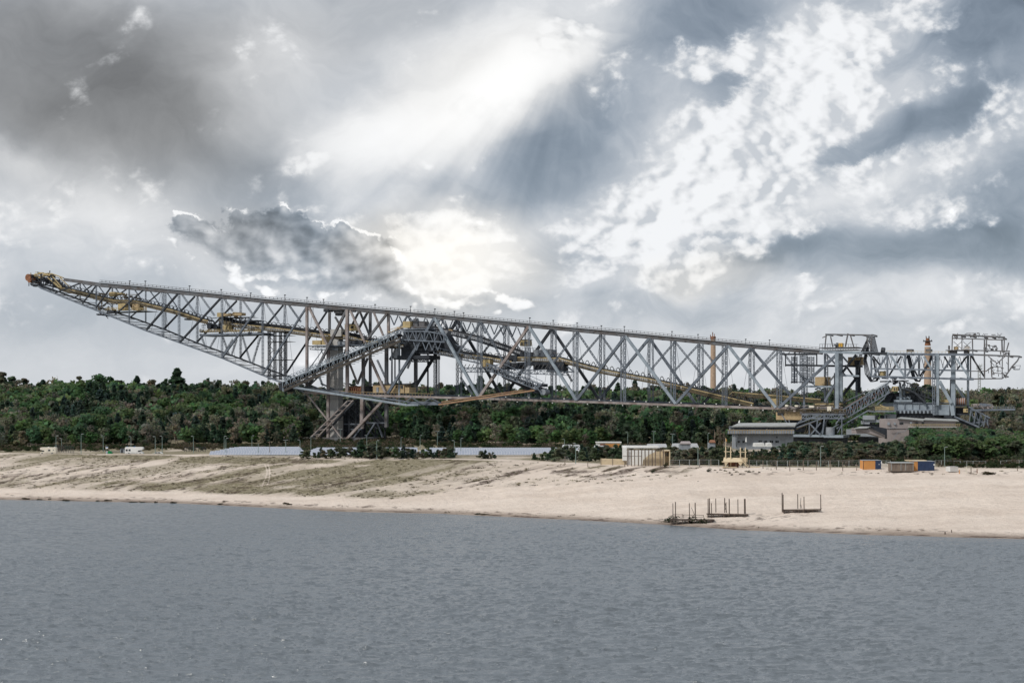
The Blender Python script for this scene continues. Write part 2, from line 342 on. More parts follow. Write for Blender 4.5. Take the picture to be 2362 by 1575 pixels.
def mesh_np(me, co, fq):
    me.vertices.add(len(co)); me.vertices.foreach_set('co', co.astype(np.float32).ravel())
    nl = fq.size; me.loops.add(nl); me.loops.foreach_set('vertex_index', fq.astype(np.int32).ravel())
    me.polygons.add(len(fq)); me.polygons.foreach_set('loop_start', np.arange(0, nl, fq.shape[1], dtype=np.int32))
    me.update(calc_edges=True)
mesh_np(me, co, fq)
me.polygons.foreach_set('use_smooth', [True]*len(fq))
# masks: r = plant cover, g = dark eroded soil / debris, b = plateau
PYg = HZ-(Zg-CAMZ)/Yg*FP
Sfull = (Yg-shoreY(PXg))/(crestY(PXg)-shoreY(PXg))
su = (PXg+PYg*1.5)/1000; sv = (PYg+PXg*.17)/1000
streak = fbm(su*9, sv*95, 31, 5); streak2 = fbm(su*28, sv*210, 41, 4); big = fbm(su*3, sv*22, 51, 4)
def ell(cx, cy, rx, ry, sl):
    return np.exp(-(((PXg-cx)/rx)**2+((PYg-cy-(PXg-cx)*sl)/ry)**2)**1.5)
left = 1-sstep(PXg, 1000, 1400)
low = np.interp(PXg, [0, 300, 600, 900, 1200], [1125, 1132, 1142, 1150, 1120])
cover = left*(1-sstep(PYg, low-6, low+4))
veg = cover*(.12+.55*sstep(streak, .45, .62)+.2*sstep(big, .5, .65))
for e in [(640, 1103, 210, 17, -.06), (800, 1092, 150, 9, -.16), (560, 1090, 110, 8, -.16), (985, 1082, 130, 13, -.13), (880, 1066, 130, 5, -.0), (600, 1063, 150, 5, 0), (90, 1057, 90, 8, -.1),
          (1050, 1064, 120, 5, -.05), (420, 1056, 240, 4, .02), (740, 1085, 60, 5, -.1), (480, 1125, 200, 9, .04)]:
    veg = veg+ell(*e)*(.45+1.3*sstep(streak, .33, .55))
for e in [(1360, 1083, 60, 7, 0), (1400, 1078, 40, 6, 0), (1540, 1085, 50, 8, 0)]:
    veg = veg+ell(*e)*(.2+.9*sstep(streak2, .45, .6))
trk = np.exp(-((PXg-(610+6*np.sin((PYg-1070)/12)))/1.6)**2)+np.exp(-((PXg-(618+4*np.sin((PYg-1070)/14)))/1.6)**2)
veg = veg*(1-np.clip(trk, 0, 1)*sstep(PYg, 1066, 1074)*(1-sstep(PYg, 1118, 1124)))
fine = fbm(su*70, sv*330, 43, 3); drk = left*cover*(sstep(streak2, .58, .66)*.55+sstep(fine, .63, .70)*.8)*sstep(fbm(su*7, sv*40, 47, 3), .35, .55)
er = sstep(PXg, 1100, 1300)*(1-sstep(PXg, 1520, 1620))
drk = drk+er*np.exp(-((PYg-1095+(PXg-1300)*.06)/11)**2)*sstep(streak2, .47, .6)*1.2+er*np.exp(-((PYg-1088)/4)**2)*sstep(fbm(PXg/22, PYg/6, 77), .46, .6)
drk = drk+np.exp(-((PXg-1190)/140)**2)*np.exp(-((PYg-1098+(PXg-1190)*.12)/14)**2)*sstep(streak2, .52, .66)
drk = drk+sstep(PXg, 1640, 1700)*np.exp(-((PYg-1091)/5)**2)*sstep(fbm(PXg/16, PYg/3, 88), .55, .68)*.8
drk = drk+np.exp(-((Sfull-.015)/.012)**2)*sstep(fbm(PXg/30, PYg/2, 97), .42, .62)*1.0
drk = drk+np.exp(-((Sfull-.05-.05*fbm(PXg/200, PYg*0, 7))/.03)**2)*sstep(fbm(PXg/14, PYg/2.2, 98), .58, .72)*.9*(1-sstep(PXg, 2000, 2300)*.5)
drk = drk+ell(1740, 1195, 120, 9, -.05)*sstep(fbm((PXg+PYg*3)/12, PYg/3, 90), .52, .68)*.8
plat = sstep(Sfull, 1.0, 1.03)
pl_v = plat*(.45+.55*sstep(fbm(Xg*.05, Yg*.03, 61), .30, .5))*sstep(Yg-crestY(PXg), 3, 14)
ca = me.color_attributes.new('masks', 'FLOAT_COLOR', 'POINT')
arr = np.stack([np.clip(np.where(Sfull > 1.02, pl_v, veg), 0, 1), np.clip(np.where(Sfull > 1.0, 0, drk), 0, 1), plat, np.ones_like(veg)], -1).reshape(-1)
ca.data.foreach_set('color', arr.astype(np.float32))
gm = bpy.data.materials.new('sand_and_turf'); gm.use_nodes = True; t = NB(gm.node_tree); b = gm.node_tree.nodes['Principled BSDF']
at = t.n('ShaderNodeAttribute', attribute_name='masks'); sp = t.n('ShaderNodeSeparateColor'); t.put(sp.inputs[0], at.outputs['Color'])
oc = t.n('ShaderNodeTexCoord').outputs['Object']
mp = t.n('ShaderNodeMapping'); t.put(mp.inputs[0], oc); mp.inputs['Rotation'].default_value = (0, 0, R(-25)); mp.inputs['Scale'].default_value = (.35, 1.1, .6)
nz = t.noise(mp.outputs[0], .10, 8, .62); nf = t.noise(mp.outputs[0], 1.3, 7, .7); nx = t.noise(oc, .9, 6, .7)
sand = t.mix(t.mr(nz, .35, .68), (.80, .695, .605, 1), (.69, .585, .50, 1))
sand = t.mix(t.m('MULTIPLY', t.mr(nf, .48, .72), .45), sand, (.47, .385, .315, 1))
geo = t.n('ShaderNodeNewGeometry'); spz = t.n('ShaderNodeSeparateXYZ'); t.put(spz.inputs[0], geo.outputs['Position'])
wet = t.mr(t.m('SUBTRACT', spz.outputs[2], t.m('MULTIPLY', nx, .5)), -.1, .45, 1, 0)
sand = t.mix(t.m('MULTIPLY', wet, .7), sand, (.22, .165, .13, 1))
vg = t.mix(nf, (.16, .14, .085, 1), (.27, .24, .155, 1))
vfac = t.m('MULTIPLY', sp.outputs[0], t.mr(nx, .22, .58, .45, 1.0), clamp=True)
c1 = t.mix(vfac, sand, vg)
c2 = t.mix(t.m('MULTIPLY', sp.outputs[1], t.mr(nx, .3, .6, .3, 1.0), clamp=True), c1, (.075, .05, .04, 1))
t.put(b.inputs['Base Color'], c2); b.inputs['Roughness'].default_value = .95; b.inputs['Specular IOR Level'].default_value = .1
bp = t.n('ShaderNodeBump'); t.put(bp.inputs['Height'], t.m('ADD', nf, t.m('MULTIPLY', nx, .6))); bp.inputs['Distance'].default_value = .6; bp.inputs['Strength'].default_value = 1.0; t.put(b.inputs['Normal'], bp.outputs[0])
me.materials.append(gm)
go = bpy.data.objects.new('ground', me); COL.objects.link(go); tag(go, kind='structure')

# ---- lake
wm = bpy.data.materials.new('lake_water'); wm.use_nodes = True; t = NB(wm.node_tree); b = wm.node_tree.nodes['Principled BSDF']
oc = t.n('ShaderNodeTexCoord').outputs['Object']
mp = t.n('ShaderNodeMapping'); t.put(mp.inputs[0], oc); mp.inputs['Scale'].default_value = (.42, 1.0, 1); mp.inputs['Rotation'].default_value = (0, 0, R(4))
h1 = t.noise(mp.outputs[0], .55, 5, .62, .6); h2 = t.noise(mp.outputs[0], 1.9, 4, .6, .3); h3 = t.noise(oc, .012, 3, .5)
hh = t.m('ADD', t.m('MULTIPLY', h1, 1.0), t.m('MULTIPLY', h2, .30))
bp = t.n('ShaderNodeBump'); t.put(bp.inputs['Height'], hh); t.put(bp.inputs['Distance'], t.mr(h3, .3, .7, .25, .45)); bp.inputs['Strength'].default_value = 1.0
t.put(b.inputs['Normal'], bp.outputs[0]); b.inputs['Base Color'].default_value = (.125, .145, .163, 1); b.inputs['Roughness'].default_value = .25
b.inputs['IOR'].default_value = 1.9; b.inputs['Specular IOR Level'].default_value = .5
yw = [118.0]
while yw[-1] < 450: yw.append(yw[-1]+.30+(yw[-1]-118)*.0016)
yw = np.array([-600, -200, 0, 60, 90, 105]+yw+[480, 620], float)
cw = np.concatenate([np.linspace(-9000, -560, 12), np.linspace(-520, 2880, 1500), np.linspace(2920, 11000, 12)])
PW, YW = np.meshgrid(cw, yw); XW = (PW-1181)/FP*np.maximum(YW, 100)
def wave(x, y):
    wx = x+6*(fbm(x*.02, y*.03, 201, 2)-.5); wy = y+5*(fbm(x*.03, y*.02, 203, 2)-.5)
    r1 = 1-np.abs(fbm(wx*.21, wy*.95, 205, 3)*2-1)*1.9; r2 = 1-np.abs(fbm(wx*.34+wy*.10, wy*1.15, 209, 2)*2-1)*1.8
    r3 = np.maximum(fbm(wx*.42+31, wy*1.9, 217, 2)-.62, 0)*2.4
    gust = .55+.9*fbm(x*.012, y*.02, 213, 3)
    return (np.maximum(r1, 0)**2*.13+np.maximum(r2, 0)**3*.20+r3*.22-.08)*gust
ampd = 1.0
win = sstep(YW, 112, 135)*(1-sstep(YW, 445, 452))*(1-.55*sstep(YW, 250, 430))*sstep(PW, -520, -420)*(1-sstep(PW, 2780, 2880))
edge = 1-sstep(YW, shoreY(PW)-16, shoreY(PW)-2)*.93
ZW = wave(XW, YW)*win*edge*1.0
YW = YW-.9*ZW*win
wme = bpy.data.meshes.new('water'); iw = np.arange(XW.size).reshape(XW.shape)
mesh_np(wme, np.stack([XW, YW, ZW], -1).reshape(-1, 3), np.stack([iw[:-1, :-1], iw[:-1, 1:], iw[1:, 1:], iw[1:, :-1]], -1).reshape(-1, 4))
wme.polygons.foreach_set('use_smooth', [True]*len(wme.polygons)); wme.materials.append(wm)
wo_ = bpy.data.objects.new('water', wme); COL.objects.link(wo_); tag(wo_, kind='structure')

# ================================================================== conveyor bridge
TH = R(25); TN = math.tan(TH); CS = math.cos(TH); SN = math.sin(TH)
E = Vector((CS, -SN, 0)); N = Vector((SN, CS, 0))
PM = .2134*1.0
def P(px, py, s=0.0):       # point on the vertical plane that lies s metres behind the near truss
    k = (px-1181)/FP; Y = (700+s/CS)/(1+k*TN)
    return Vector((k*Y, Y, CAMZ-(py-HZ)/FP*Y))
def sc(px): return ((700)/(1+(px-1181)/FP*TN))/FP      # metres per photo pixel there
def lin(mb, x0, y0, x1, y1, s, w_, h=None, s1=None):
    a = P(x0, y0, s); b = P(x1, y1, s if s1 is None else s1); k = sc((x0+x1)/2)
    mb.bar(a, b, w_*k, (h or w_)*k); return mb
def bx(mb, x0, y0, x1, y1, s0, s1):      # box aligned with the bridge, front face given in the photo
    a = P(x0, y1, s0); b = P(x1, y0, s0); c = P(x1, y1, s0)
    z0, z1 = a.z, b.z
    f = [Vector((a.x, a.y, z0)), Vector((c.x, c.y, z0)), Vector((c.x, c.y, z0))+N*(s1-s0), Vector((a.x, a.y, z0))+N*(s1-s0)]
    mb.quad8(f+[Vector((q.x, q.y, z1)) for q in f]); return mb
def lattice(mb, a, b, w_, r=.11, pitch=None):      # laced column: four rails and zigzag lacing
    a, b = Vector(a), Vector(b); d = (b-a); L = d.length; d.normalize()
    x = E.copy() if abs(d.dot(E)) < .9 else N.copy(); x = (x-d*x.dot(d)).normalized(); y = d.cross(x)
    cs = [x*(i*w_/2)+y*(j*w_/2) for i, j in ((-1, -1), (1, -1), (1, 1), (-1, 1))]
    for c in cs: mb.bar(a+c, b+c, r*1.5)
    n = max(2, int(L/(pitch or w_*1.25)))
    for i in range(n):
        p0 = a+d*(L*i/n); p1 = a+d*(L*(i+1)/n)
        for k in (0, 2): 
            q = (k+1) % 4
            mb.bar(p0+cs[k if i % 2 else q], p1+cs[q if i % 2 else k], r)
        mb.bar(p0+cs[1], p1+cs[2], r*.8)
    return mb
def part(name, m_, parent, fn, label=None):
    mb = MB(); fn(mb); return mb.build(name, m_, parent, label)
BR = empty('conveyor_bridge', (P(790, 1020, 8).x, P(790, 1020, 8).y, 10), 'gigantic grey steel truss conveyor bridge stretching right across the photo above the forest', 'conveyor bridge')
TOP = [(148, 645), (230, 656), (350, 667), (510, 683), (605, 693), (750, 706), (1003, 729), (1220, 750), (1438, 770), (1678, 793), (1890, 811)]
def ytop(x): return float(np.interp(x, [p[0] for p in TOP], [p[1] for p in TOP]))
BOT = [(702, 905), (850, 912), (1105, 919), (1330, 926), (1559, 934), (1791, 942), (1835, 944)]
def ybot(x): return float(np.interp(x, [p[0] for p in BOT], [p[1] for p in BOT]))
LOWN = [(88, 660), (95, 665), (230, 719), (338, 763), (400, 785), (513, 826), (605, 865), (648, 882), (702, 905)]
LOWF = [(95, 658), (141, 675), (218, 705), (306, 733), (379, 759.5), (452, 790), (551, 826), (603, 846), (661, 867), (735, 896)]
def polyl(mb, pts, s, w_, h=None):
    for a, b in zip(pts[:-1], pts[1:]): lin(mb, *a, *b, s, w_, h)
SF = 20.0
# chords
o = part('top_chord', CHORD, BR, lambda m: [polyl(m, TOP, 0, 4.5, 7.5)])
part('catwalk', CHORD, o, lambda m: [polyl(m, [(x, y-6) for x, y in TOP[1:]], -.9, 5, 1.4), polyl(m, [(x, y-10) for x, y in TOP[1:]], -1.6, .7)]+[lin(m, x, ytop(x)-10, x, ytop(x)-6, -1.6, .8) for x in range(235, 1885, 9)])
for i, x in enumerate((299, 335, 437, 510, 578, 657, 708, 746, 865, 947, 1003, 1048, 1069, 1222, 1276, 1331, 1387, 1440, 1550, 1610, 1720, 1775)):
    part('chord_lamp', DARK, o, lambda m: (lin(m, x, ytop(x)-14-(i*7) % 4, x, ytop(x)-4, -.5, .9), lin(m, x-1.5, ytop(x)-14-(i*7) % 4, x+2, ytop(x)-14-(i*7) % 4, -.5, 2)))
TOPF = [(x+8, y+3) for x, y in TOP]
part('top_chord', CHORD, BR, lambda m: [polyl(m, [(190, 652)]+TOPF[1:], SF, 4.5, 8)], label='far top chord of the truss')
part('top_bracing', STEEL, BR, lambda m: [(m.bar(P(x, ytop(x), 0), P(x, ytop(x), 0)+N*SF, .5), m.bar(P(x, ytop(x), 0), P(x+55, ytop(x+55), 0)+N*SF, .35)) for x in range(200, 1880, 54)])
o = part('bottom_chord', PINK, BR, lambda m: [polyl(m, BOT[:-2], 0, 4, 5), polyl(m, BOT[4:], 0, 4, 5.5)])
for i, x in enumerate(range(1030, 1790, 27)): part('floodlight', WHITE, o, lambda m: bx(m, x, ybot(x)+(4 if i % 3 == 0 else -7), x+2, ybot(x)+(6 if i % 3 == 0 else -4.5), -.6, -.2))
part('bottom_chord', STEEL, BR, lambda m: [polyl(m, [(735, 896)]+[(x+30, y-3) for x, y in BOT], SF, 4, 6)])
part('bottom_deck', DARK, BR, lambda m: [m.bar(P(x, ybot(x)+1, 0), P(x, ybot(x)+1, 0)+N*SF, .6) for x in range(715, 1830, 18)]+[polyl(m, [(x, y-1) for x, y in BOT], s_, 2, 1) for s_ in (5, 10, 15)])
part('cantilever_chord', STEEL, BR, lambda m: [polyl(m, LOWN, 0, 2.8, 3)])
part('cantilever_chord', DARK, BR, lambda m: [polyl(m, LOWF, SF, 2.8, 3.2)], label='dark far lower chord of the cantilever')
def lowbr(m):
    for i, x in enumerate(range(110, 700, 19)):
        y = np.interp(x, [p[0] for p in LOWN], [p[1] for p in LOWN]); a = P(x, y, 0); b_ = a+N*SF
        m.bar(a, b_, .3)
        y2 = np.interp(x+19, [p[0] for p in LOWN], [p[1] for p in LOWN]); c = P(x+19, y2, 0)
        m.bar(a, c+N*SF, .2) if i % 2 else m.bar(c, b_, .2)
        lin(m, x, y-3, x+19, y2-3, 2, .7)
part('cantilever_bracing', CHORD, BR, lowbr)
# diagonal braces: (x0,y0,x1,y1,plane,thickness)
NEARD = [(1003, 733, 895, 907), (1003, 733, 1105, 917), (1220, 753, 1105, 917), (1220, 753, 1330, 923), (1443, 775, 1330, 923), (1443, 775, 1559, 931), (1680, 797, 1559, 931), (1680, 797, 1790, 940), (1932, 816, 1797, 940)]
for i, d in enumerate(NEARD): part('diagonal_brace', [STEEL, LIGHT, PINK][(0, 1, 2, 1, 0, 1, 0, 1, 0)[i]], BR, lambda m, d=d: lin(m, *d, 0, 6.5, 6))
FARD = [(1055, 738, 950, 905), (965+90, 738, 1156, 913), (1273, 758, 1165, 911), (1273, 758, 1381, 920), (1498, 780, 1385, 918), (1498, 780, 1606, 933), (1732, 803, 1621, 932), (1732, 803, 1843, 935), (950+8, 736, 900, 830)]
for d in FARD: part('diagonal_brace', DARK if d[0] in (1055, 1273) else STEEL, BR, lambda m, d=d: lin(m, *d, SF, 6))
LEFTD = [(188, 652, 127, 676), (224, 656, 190, 700), (257, 661, 222, 709), (332, 668, 265, 726), (410, 678, 338, 760), (510, 687, 415, 789), (603, 699, 513, 824), (707, 709, 607, 862)]
for d in LEFTD: part('diagonal_brace', DARK if d[0] < 540 else STEEL, BR, lambda m, d=d: lin(m, *d, 0, 2.8 if d[0] < 400 else 4.0))
LEFTF = [(296, 664, 236, 706), (369, 674, 300, 732), (449, 684, 379, 758), (546, 694, 455, 788), (653, 704, 554, 824), (757, 714, 661, 860), (217, 655, 170, 688)]
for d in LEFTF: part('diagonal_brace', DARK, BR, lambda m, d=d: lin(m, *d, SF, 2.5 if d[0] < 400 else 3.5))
MIDD = [(799, 716, 709, 896, 5.5), (713, 709, 755, 795, 5), (808, 716, 842, 790, 4.5), (850, 716, 822, 768, 4.5), (893, 723, 848, 782, 5), (862, 720, 884, 774, 4), (852, 822, 889, 906, 5), (806, 837, 824, 883, 4), (848, 826, 824, 886, 4.5), (773, 731, 815, 800, 4), (829, 716, 806, 762, 4), (829, 716, 855, 780, 4), (800, 800, 770, 870, 3)]
for i, d in enumerate(MIDD): part('diagonal_brace', PINK if i in (1, 2, 5, 6, 7) else CHORD, BR, lambda m, d=d, i=i: lin(m, *d[:4], 0 if i in (0, 1, 2, 4, 6) else SF*.8, d[4]))
# light latticed braces
LB = [(1332, 766, 1276, 838, 0), (1332, 766, 1387, 848, 0), (1386, 772, 1330, 838, SF), (1386, 772, 1440, 848, SF), (1557, 788, 1502, 852, 0), (1557, 788, 1617, 862, 0), (1612, 794, 1556, 855, SF), (1612, 794, 1670, 865, SF),
      (1110, 742, 1056, 815, 0), (1110, 742, 1160, 832, 0), (1164, 748, 1110, 820, SF), (1164, 748, 1215, 835, SF), (1802, 806, 1738, 868, 0), (1790, 806, 1738, 866, SF), (1806, 812, 1860, 884, SF), (940, 728, 905, 785, SF), (940, 728, 975, 770, SF), (1018, 736, 990, 765, SF), (1018, 736, 1050, 790, SF)]
for x0, x1 in ((190, 207), (227, 240), (265, 279), (309, 335), (345, 372), (384, 408), (418, 452), (462, 495), (515, 537), (559, 587), (611, 643), (665, 694)): LB.append((x0, ytop(x0)+3, x1, ytop(x0)+3+(x1-x0)*1.42, SF))
for d in ((500, 774, 484, 802), (513, 774, 528, 818), (546, 783, 533, 822), (559, 774, 578, 838), (601, 777, 582, 838), (537, 783, 512, 822), (462, 770, 476, 806), (735, 866, 745, 890), (870, 830, 905, 905), (956, 809, 940, 850), (1062, 870, 1090, 910), (1290, 830, 1320, 880)): LB.append(d+(SF*.6,))
for x in range(900, 1210, 21): LB.append((x, ytop(x)+8, x+9, ytop(x)+30, SF)); LB.append((x+18, ytop(x)+8, x+9, ytop(x)+30, SF))
for d in LB:
    part('latticed_brace', STEEL, BR, lambda m, d=d: lattice(m, P(d[0], d[1], d[4]), P(d[2], d[3], d[4]), (1.6 if d[0] < 400 or (880 < d[0] < 1230 and d[3]-d[1] < 30) else 3.0)*sc(d[0]), .09 if d[0] < 640 or (880 < d[0] < 1230 and d[3]-d[1] < 30) else .12))
# hanging latticed columns
LCn = [1110, 1220, 1331, 1441, 1556, 1675, 1801]
for x in LCn: part('lattice_column', STEEL, BR, lambda m, x=x: (lattice(m, P(x, ytop(x)+4, 0), P(x, ybot(x)-2, 0), 4.5*sc(x), .13), lattice(m, P(x-8, ytop(x)+4, 2), P(x-8, ybot(x)-2, 2), 3*sc(x), .08)))
for x in [1003, 1055, 1164, 1273, 1385, 1497, 1612, 1730, 1852]: part('lattice_column', STEEL, BR, lambda m, x=x: (lattice(m, P(x, ytop(x)+6, SF), P(x, ybot(x)-4, SF), 4.5*sc(x), .13), lattice(m, P(x+9, ytop(x)+6, SF-2), P(x+9, ybot(x)-4, SF-2), 3*sc(x), .08)))
for x in [222, 298, 376, 413, 512, 606]:
    part('lattice_column', STEEL, BR, lambda m, x=x: lattice(m, P(x, ytop(x)+4, 0), P(x, np.interp(x, [p[0] for p in LOWN], [p[1] for p in LOWN]), 0), (2 if x < 350 else 3.6)*sc(x), .10))
for x in [185, 259, 336, 376+5, 455, 555, 657]:
    part('lattice_column', STEEL, BR, lambda m, x=x: lattice(m, P(x, ytop(x)+4, SF), P(x, np.interp(x, [p[0] for p in LOWF], [p[1] for p in LOWF]), SF), (2 if x < 350 else 3.8)*sc(x), .10))
# stay wires
for x in (370, 455, 520, 606, 657, 720, 1110, 1164, 1220, 1273, 1331, 1385, 1440, 1497, 1556, 1612, 1675, 1730, 1800):
    part('stay_wire', DARK, BR, lambda m: [m.bar(P(x+2, ytop(x)+5, SF*.5), P(x+dx, ybot(x)-2 if x > 700 else float(np.interp(x+dx, [p[0] for p in LOWN], [p[1] for p in LOWN]))-2, SF*.5), .10) for dx in (-22, 24)])
# stair scaffold hanging under the left arm
def stair(m):
    for x in (619, 632, 645, 657): 
        lattice(m, P(x, 764, 4), P(x, 876, 4), 2.2*sc(x), .09); lattice(m, P(x+4, 764, 10), P(x+4, 876, 10), 2.2*sc(x), .08)
    for y in (764, 773, 787, 829, 866): bx(m, 615, y, 663, y+1.6, 3, 11)
    for i in range(9): lin(m, 621+(i % 2)*10, 776+i*10.5, 631-(i % 2)*10, 786.5+i*10.5, 5, 1); lin(m, 645+(i % 2)*10, 776+i*10.5, 655-(i % 2)*10, 786.5+i*10.5, 5, 1)
part('stair_tower', DARK, BR, stair)
# ---- main support
COLS = [(708, 708, 893, 5.5, PINK, 0), (760, 716, 800, 5, CHORD, SF), (757, 790, 1018, 6, PINK, 2), (801, 714, 908, 6.5, PINK, 0), (854, 718, 905, 5.5, CHORD, SF), (896, 724, 785, 5.5, PINK, 2), (891.5, 780, 985, 7, CHORD, 3), (838, 816, 925, 6.5, CHORD, 1), (836, 915, 988, 7.5, PINK, 1), (959, 735, 905, 7, CHORD, SF), (904, 790, 928, 3, STEEL, 8), (921, 768, 930, 3.4, LIGHT, 2), (911, 800, 930, 2.5, STEEL, 10), (987, 790, 925, 3, DARK, SF), (1007, 820, 928, 2.6, DARK, 6)]
for i, (x, y0, y1, w_, m_, s_) in enumerate(COLS): part('column', m_, BR, lambda m, c=(x, y0, y1, w_, s_): lin(m, c[0], c[1], c[0]+(1.5 if c[0] == 836 else 0)*-1, c[2], c[4], c[3]))
def shaft(m):
    bx(m, 761, 776, 780, 1018, 6, 11); bx(m, 762, 759, 787, 776, 5, 12)
o = part('lift_shaft', CONC, BR, shaft)
part('shaft_joint', GREYW, o, lambda m: [bx(m, 760.5, y, 780.5, y+1, 5.8, 11.2) for y in range(800, 1015, 24)])
LEG = [(707, 908, 757, 970, 3, PINK, 1), (757, 970, 791, 1014, 3, PINK, 1), (799, 1013, 891, 916, 5.5, PINK, 0), (852, 925, 893, 984, 8, DARK, 12), (836, 930, 890, 990, 4, DARK, 14), (866, 974, 843, 1010, 3, STEEL, 10), (870, 974, 882, 1008, 3, STEEL, 10), (846, 975, 893, 975, 3, STEEL, 10), (766, 978, 835, 978, 3, STEEL, 12), (791, 1012, 815, 960, 3, DARK, 14), (815, 1010, 838, 980, 2.5, STEEL, 8), (804, 940, 870, 990, 4, DARK, 14), (740, 884, 770, 898, 3, STEEL, 3), (709, 894, 735, 868, 3, STEEL, 2), (880, 925, 960, 880, 3, DARK, 16), (808, 1010, 833, 1010, 3, CHORD, 4), (809, 990, 834, 990, 2, STEEL, 6)]
for d in LEG: part('leg_brace', d[5], BR, lambda m, d=d: lin(m, *d[:4], d[6], d[4]))
def tower(m):
    for xx in (792, 806, 822, 836): lin(m, xx, 920, xx, 1016, 12, 4); lin(m, xx+4, 920, xx+4, 1016, 18, 4)
    for y in range(922, 1010, 16):
        for xa, xb in ((792, 806), (806, 822), (822, 836)):
            lin(m, xa, y, xb, y+16, 12, 1.7); lin(m, xb, y, xa, y+16, 12, 1.7); lin(m, xa, y, xb, y, 12, 1.5)
    bx(m, 797, 930, 812, 1010, 14, 17)
part('support_tower', DARK, BR, tower)
def tower2(m):
    for xx in (842, 866, 888): lin(m, xx, 930, xx, 1016, 17, 3)
    for y in (940, 975): 
        lin(m, 842, y, 866, y+35, 17, 2); lin(m, 866, y, 842, y+35, 17, 2); lin(m, 866, y, 888, y+35, 17, 2); lin(m, 888, y, 866, y+35, 17, 2)
part('support_tower', DARK, BR, tower2)
def base(m):
    bx(m, 742, 1010, 842, 1015, 1, 18); bx(m, 750, 1015, 830, 1024, 3, 14)
    for i in range(12): bx(m, 748+i*8, 1014, 754+i*8, 1021, 1, 3)
part('crawler_base', CHORD, BR, base)
part('concrete_block', CONC, BR, lambda m: (bx(m, 690, 1016, 716, 1028, -2, 3), bx(m, 698, 1010, 716, 1017, -2, 3)))
def gang(m):
    for dx, dy, s_, w_ in ((0, 0, 0, 2.6), (17, -2, 0, 2.6)): lin(m, 716+dx, 1009+dy, 801+dx*.8, 925+dy, s_, w_)
    for i in range(8):
        f = i/7; lin(m, 722+f*80, 1003-f*79, 738+f*76, 1001-f*77, 0, 1.6)
o = part('gangway', PINK, BR, gang)
part('gangway_beam', DARK, o, lambda m: (lin(m, 739, 1010, 822, 922, 3, 4), lin(m, 722, 1009, 806, 925, 3, 3)))
# machine house and rusty winches over the lower chord
o = part('machine_house', TAN, BR, lambda m: bx(m, 860, 887, 932, 906, 2, 9))
part('roof', DARK, o, lambda m: bx(m, 840, 884.5, 946, 887, 1.5, 9.5)); part('door', GREYW, o, lambda m: bx(m, 868, 893, 873, 905, 1.7, 1.95)); part('window', GLASS, o, lambda m: (bx(m, 925, 889, 929, 896, 1.75, 1.97), bx(m, 912, 890, 915, 894, 1.75, 1.97)))
part('machine_house', TAN, BR, lambda m: bx(m, 934, 893, 944, 906, 2, 9), label='small tan annex beside the machine house')
part('winch', RUST, BR, lambda m: [m.tube(P(803+i*5, 899, 3), P(803+i*5+3, 899, 3), 1.9, n=12) for i in range(7)]+[bx(m, 800, 903, 838, 908, 2, 6)])
part('winch_frame', DARK, BR, lambda m: (lin(m, 802, 884, 838, 896, 4, 3), bx(m, 826, 890, 858, 906, 5, 8), lin(m, 800, 908, 946, 909, 3, 2.5)))
part('handrail', TAN, BR, lambda m: [lin(m, 702, 900, 1000, 908, -.5, .7)]+[lin(m, x, ybot(x)-6, x, ybot(x)-1, -.5, .6) for x in range(706, 1000, 7)])
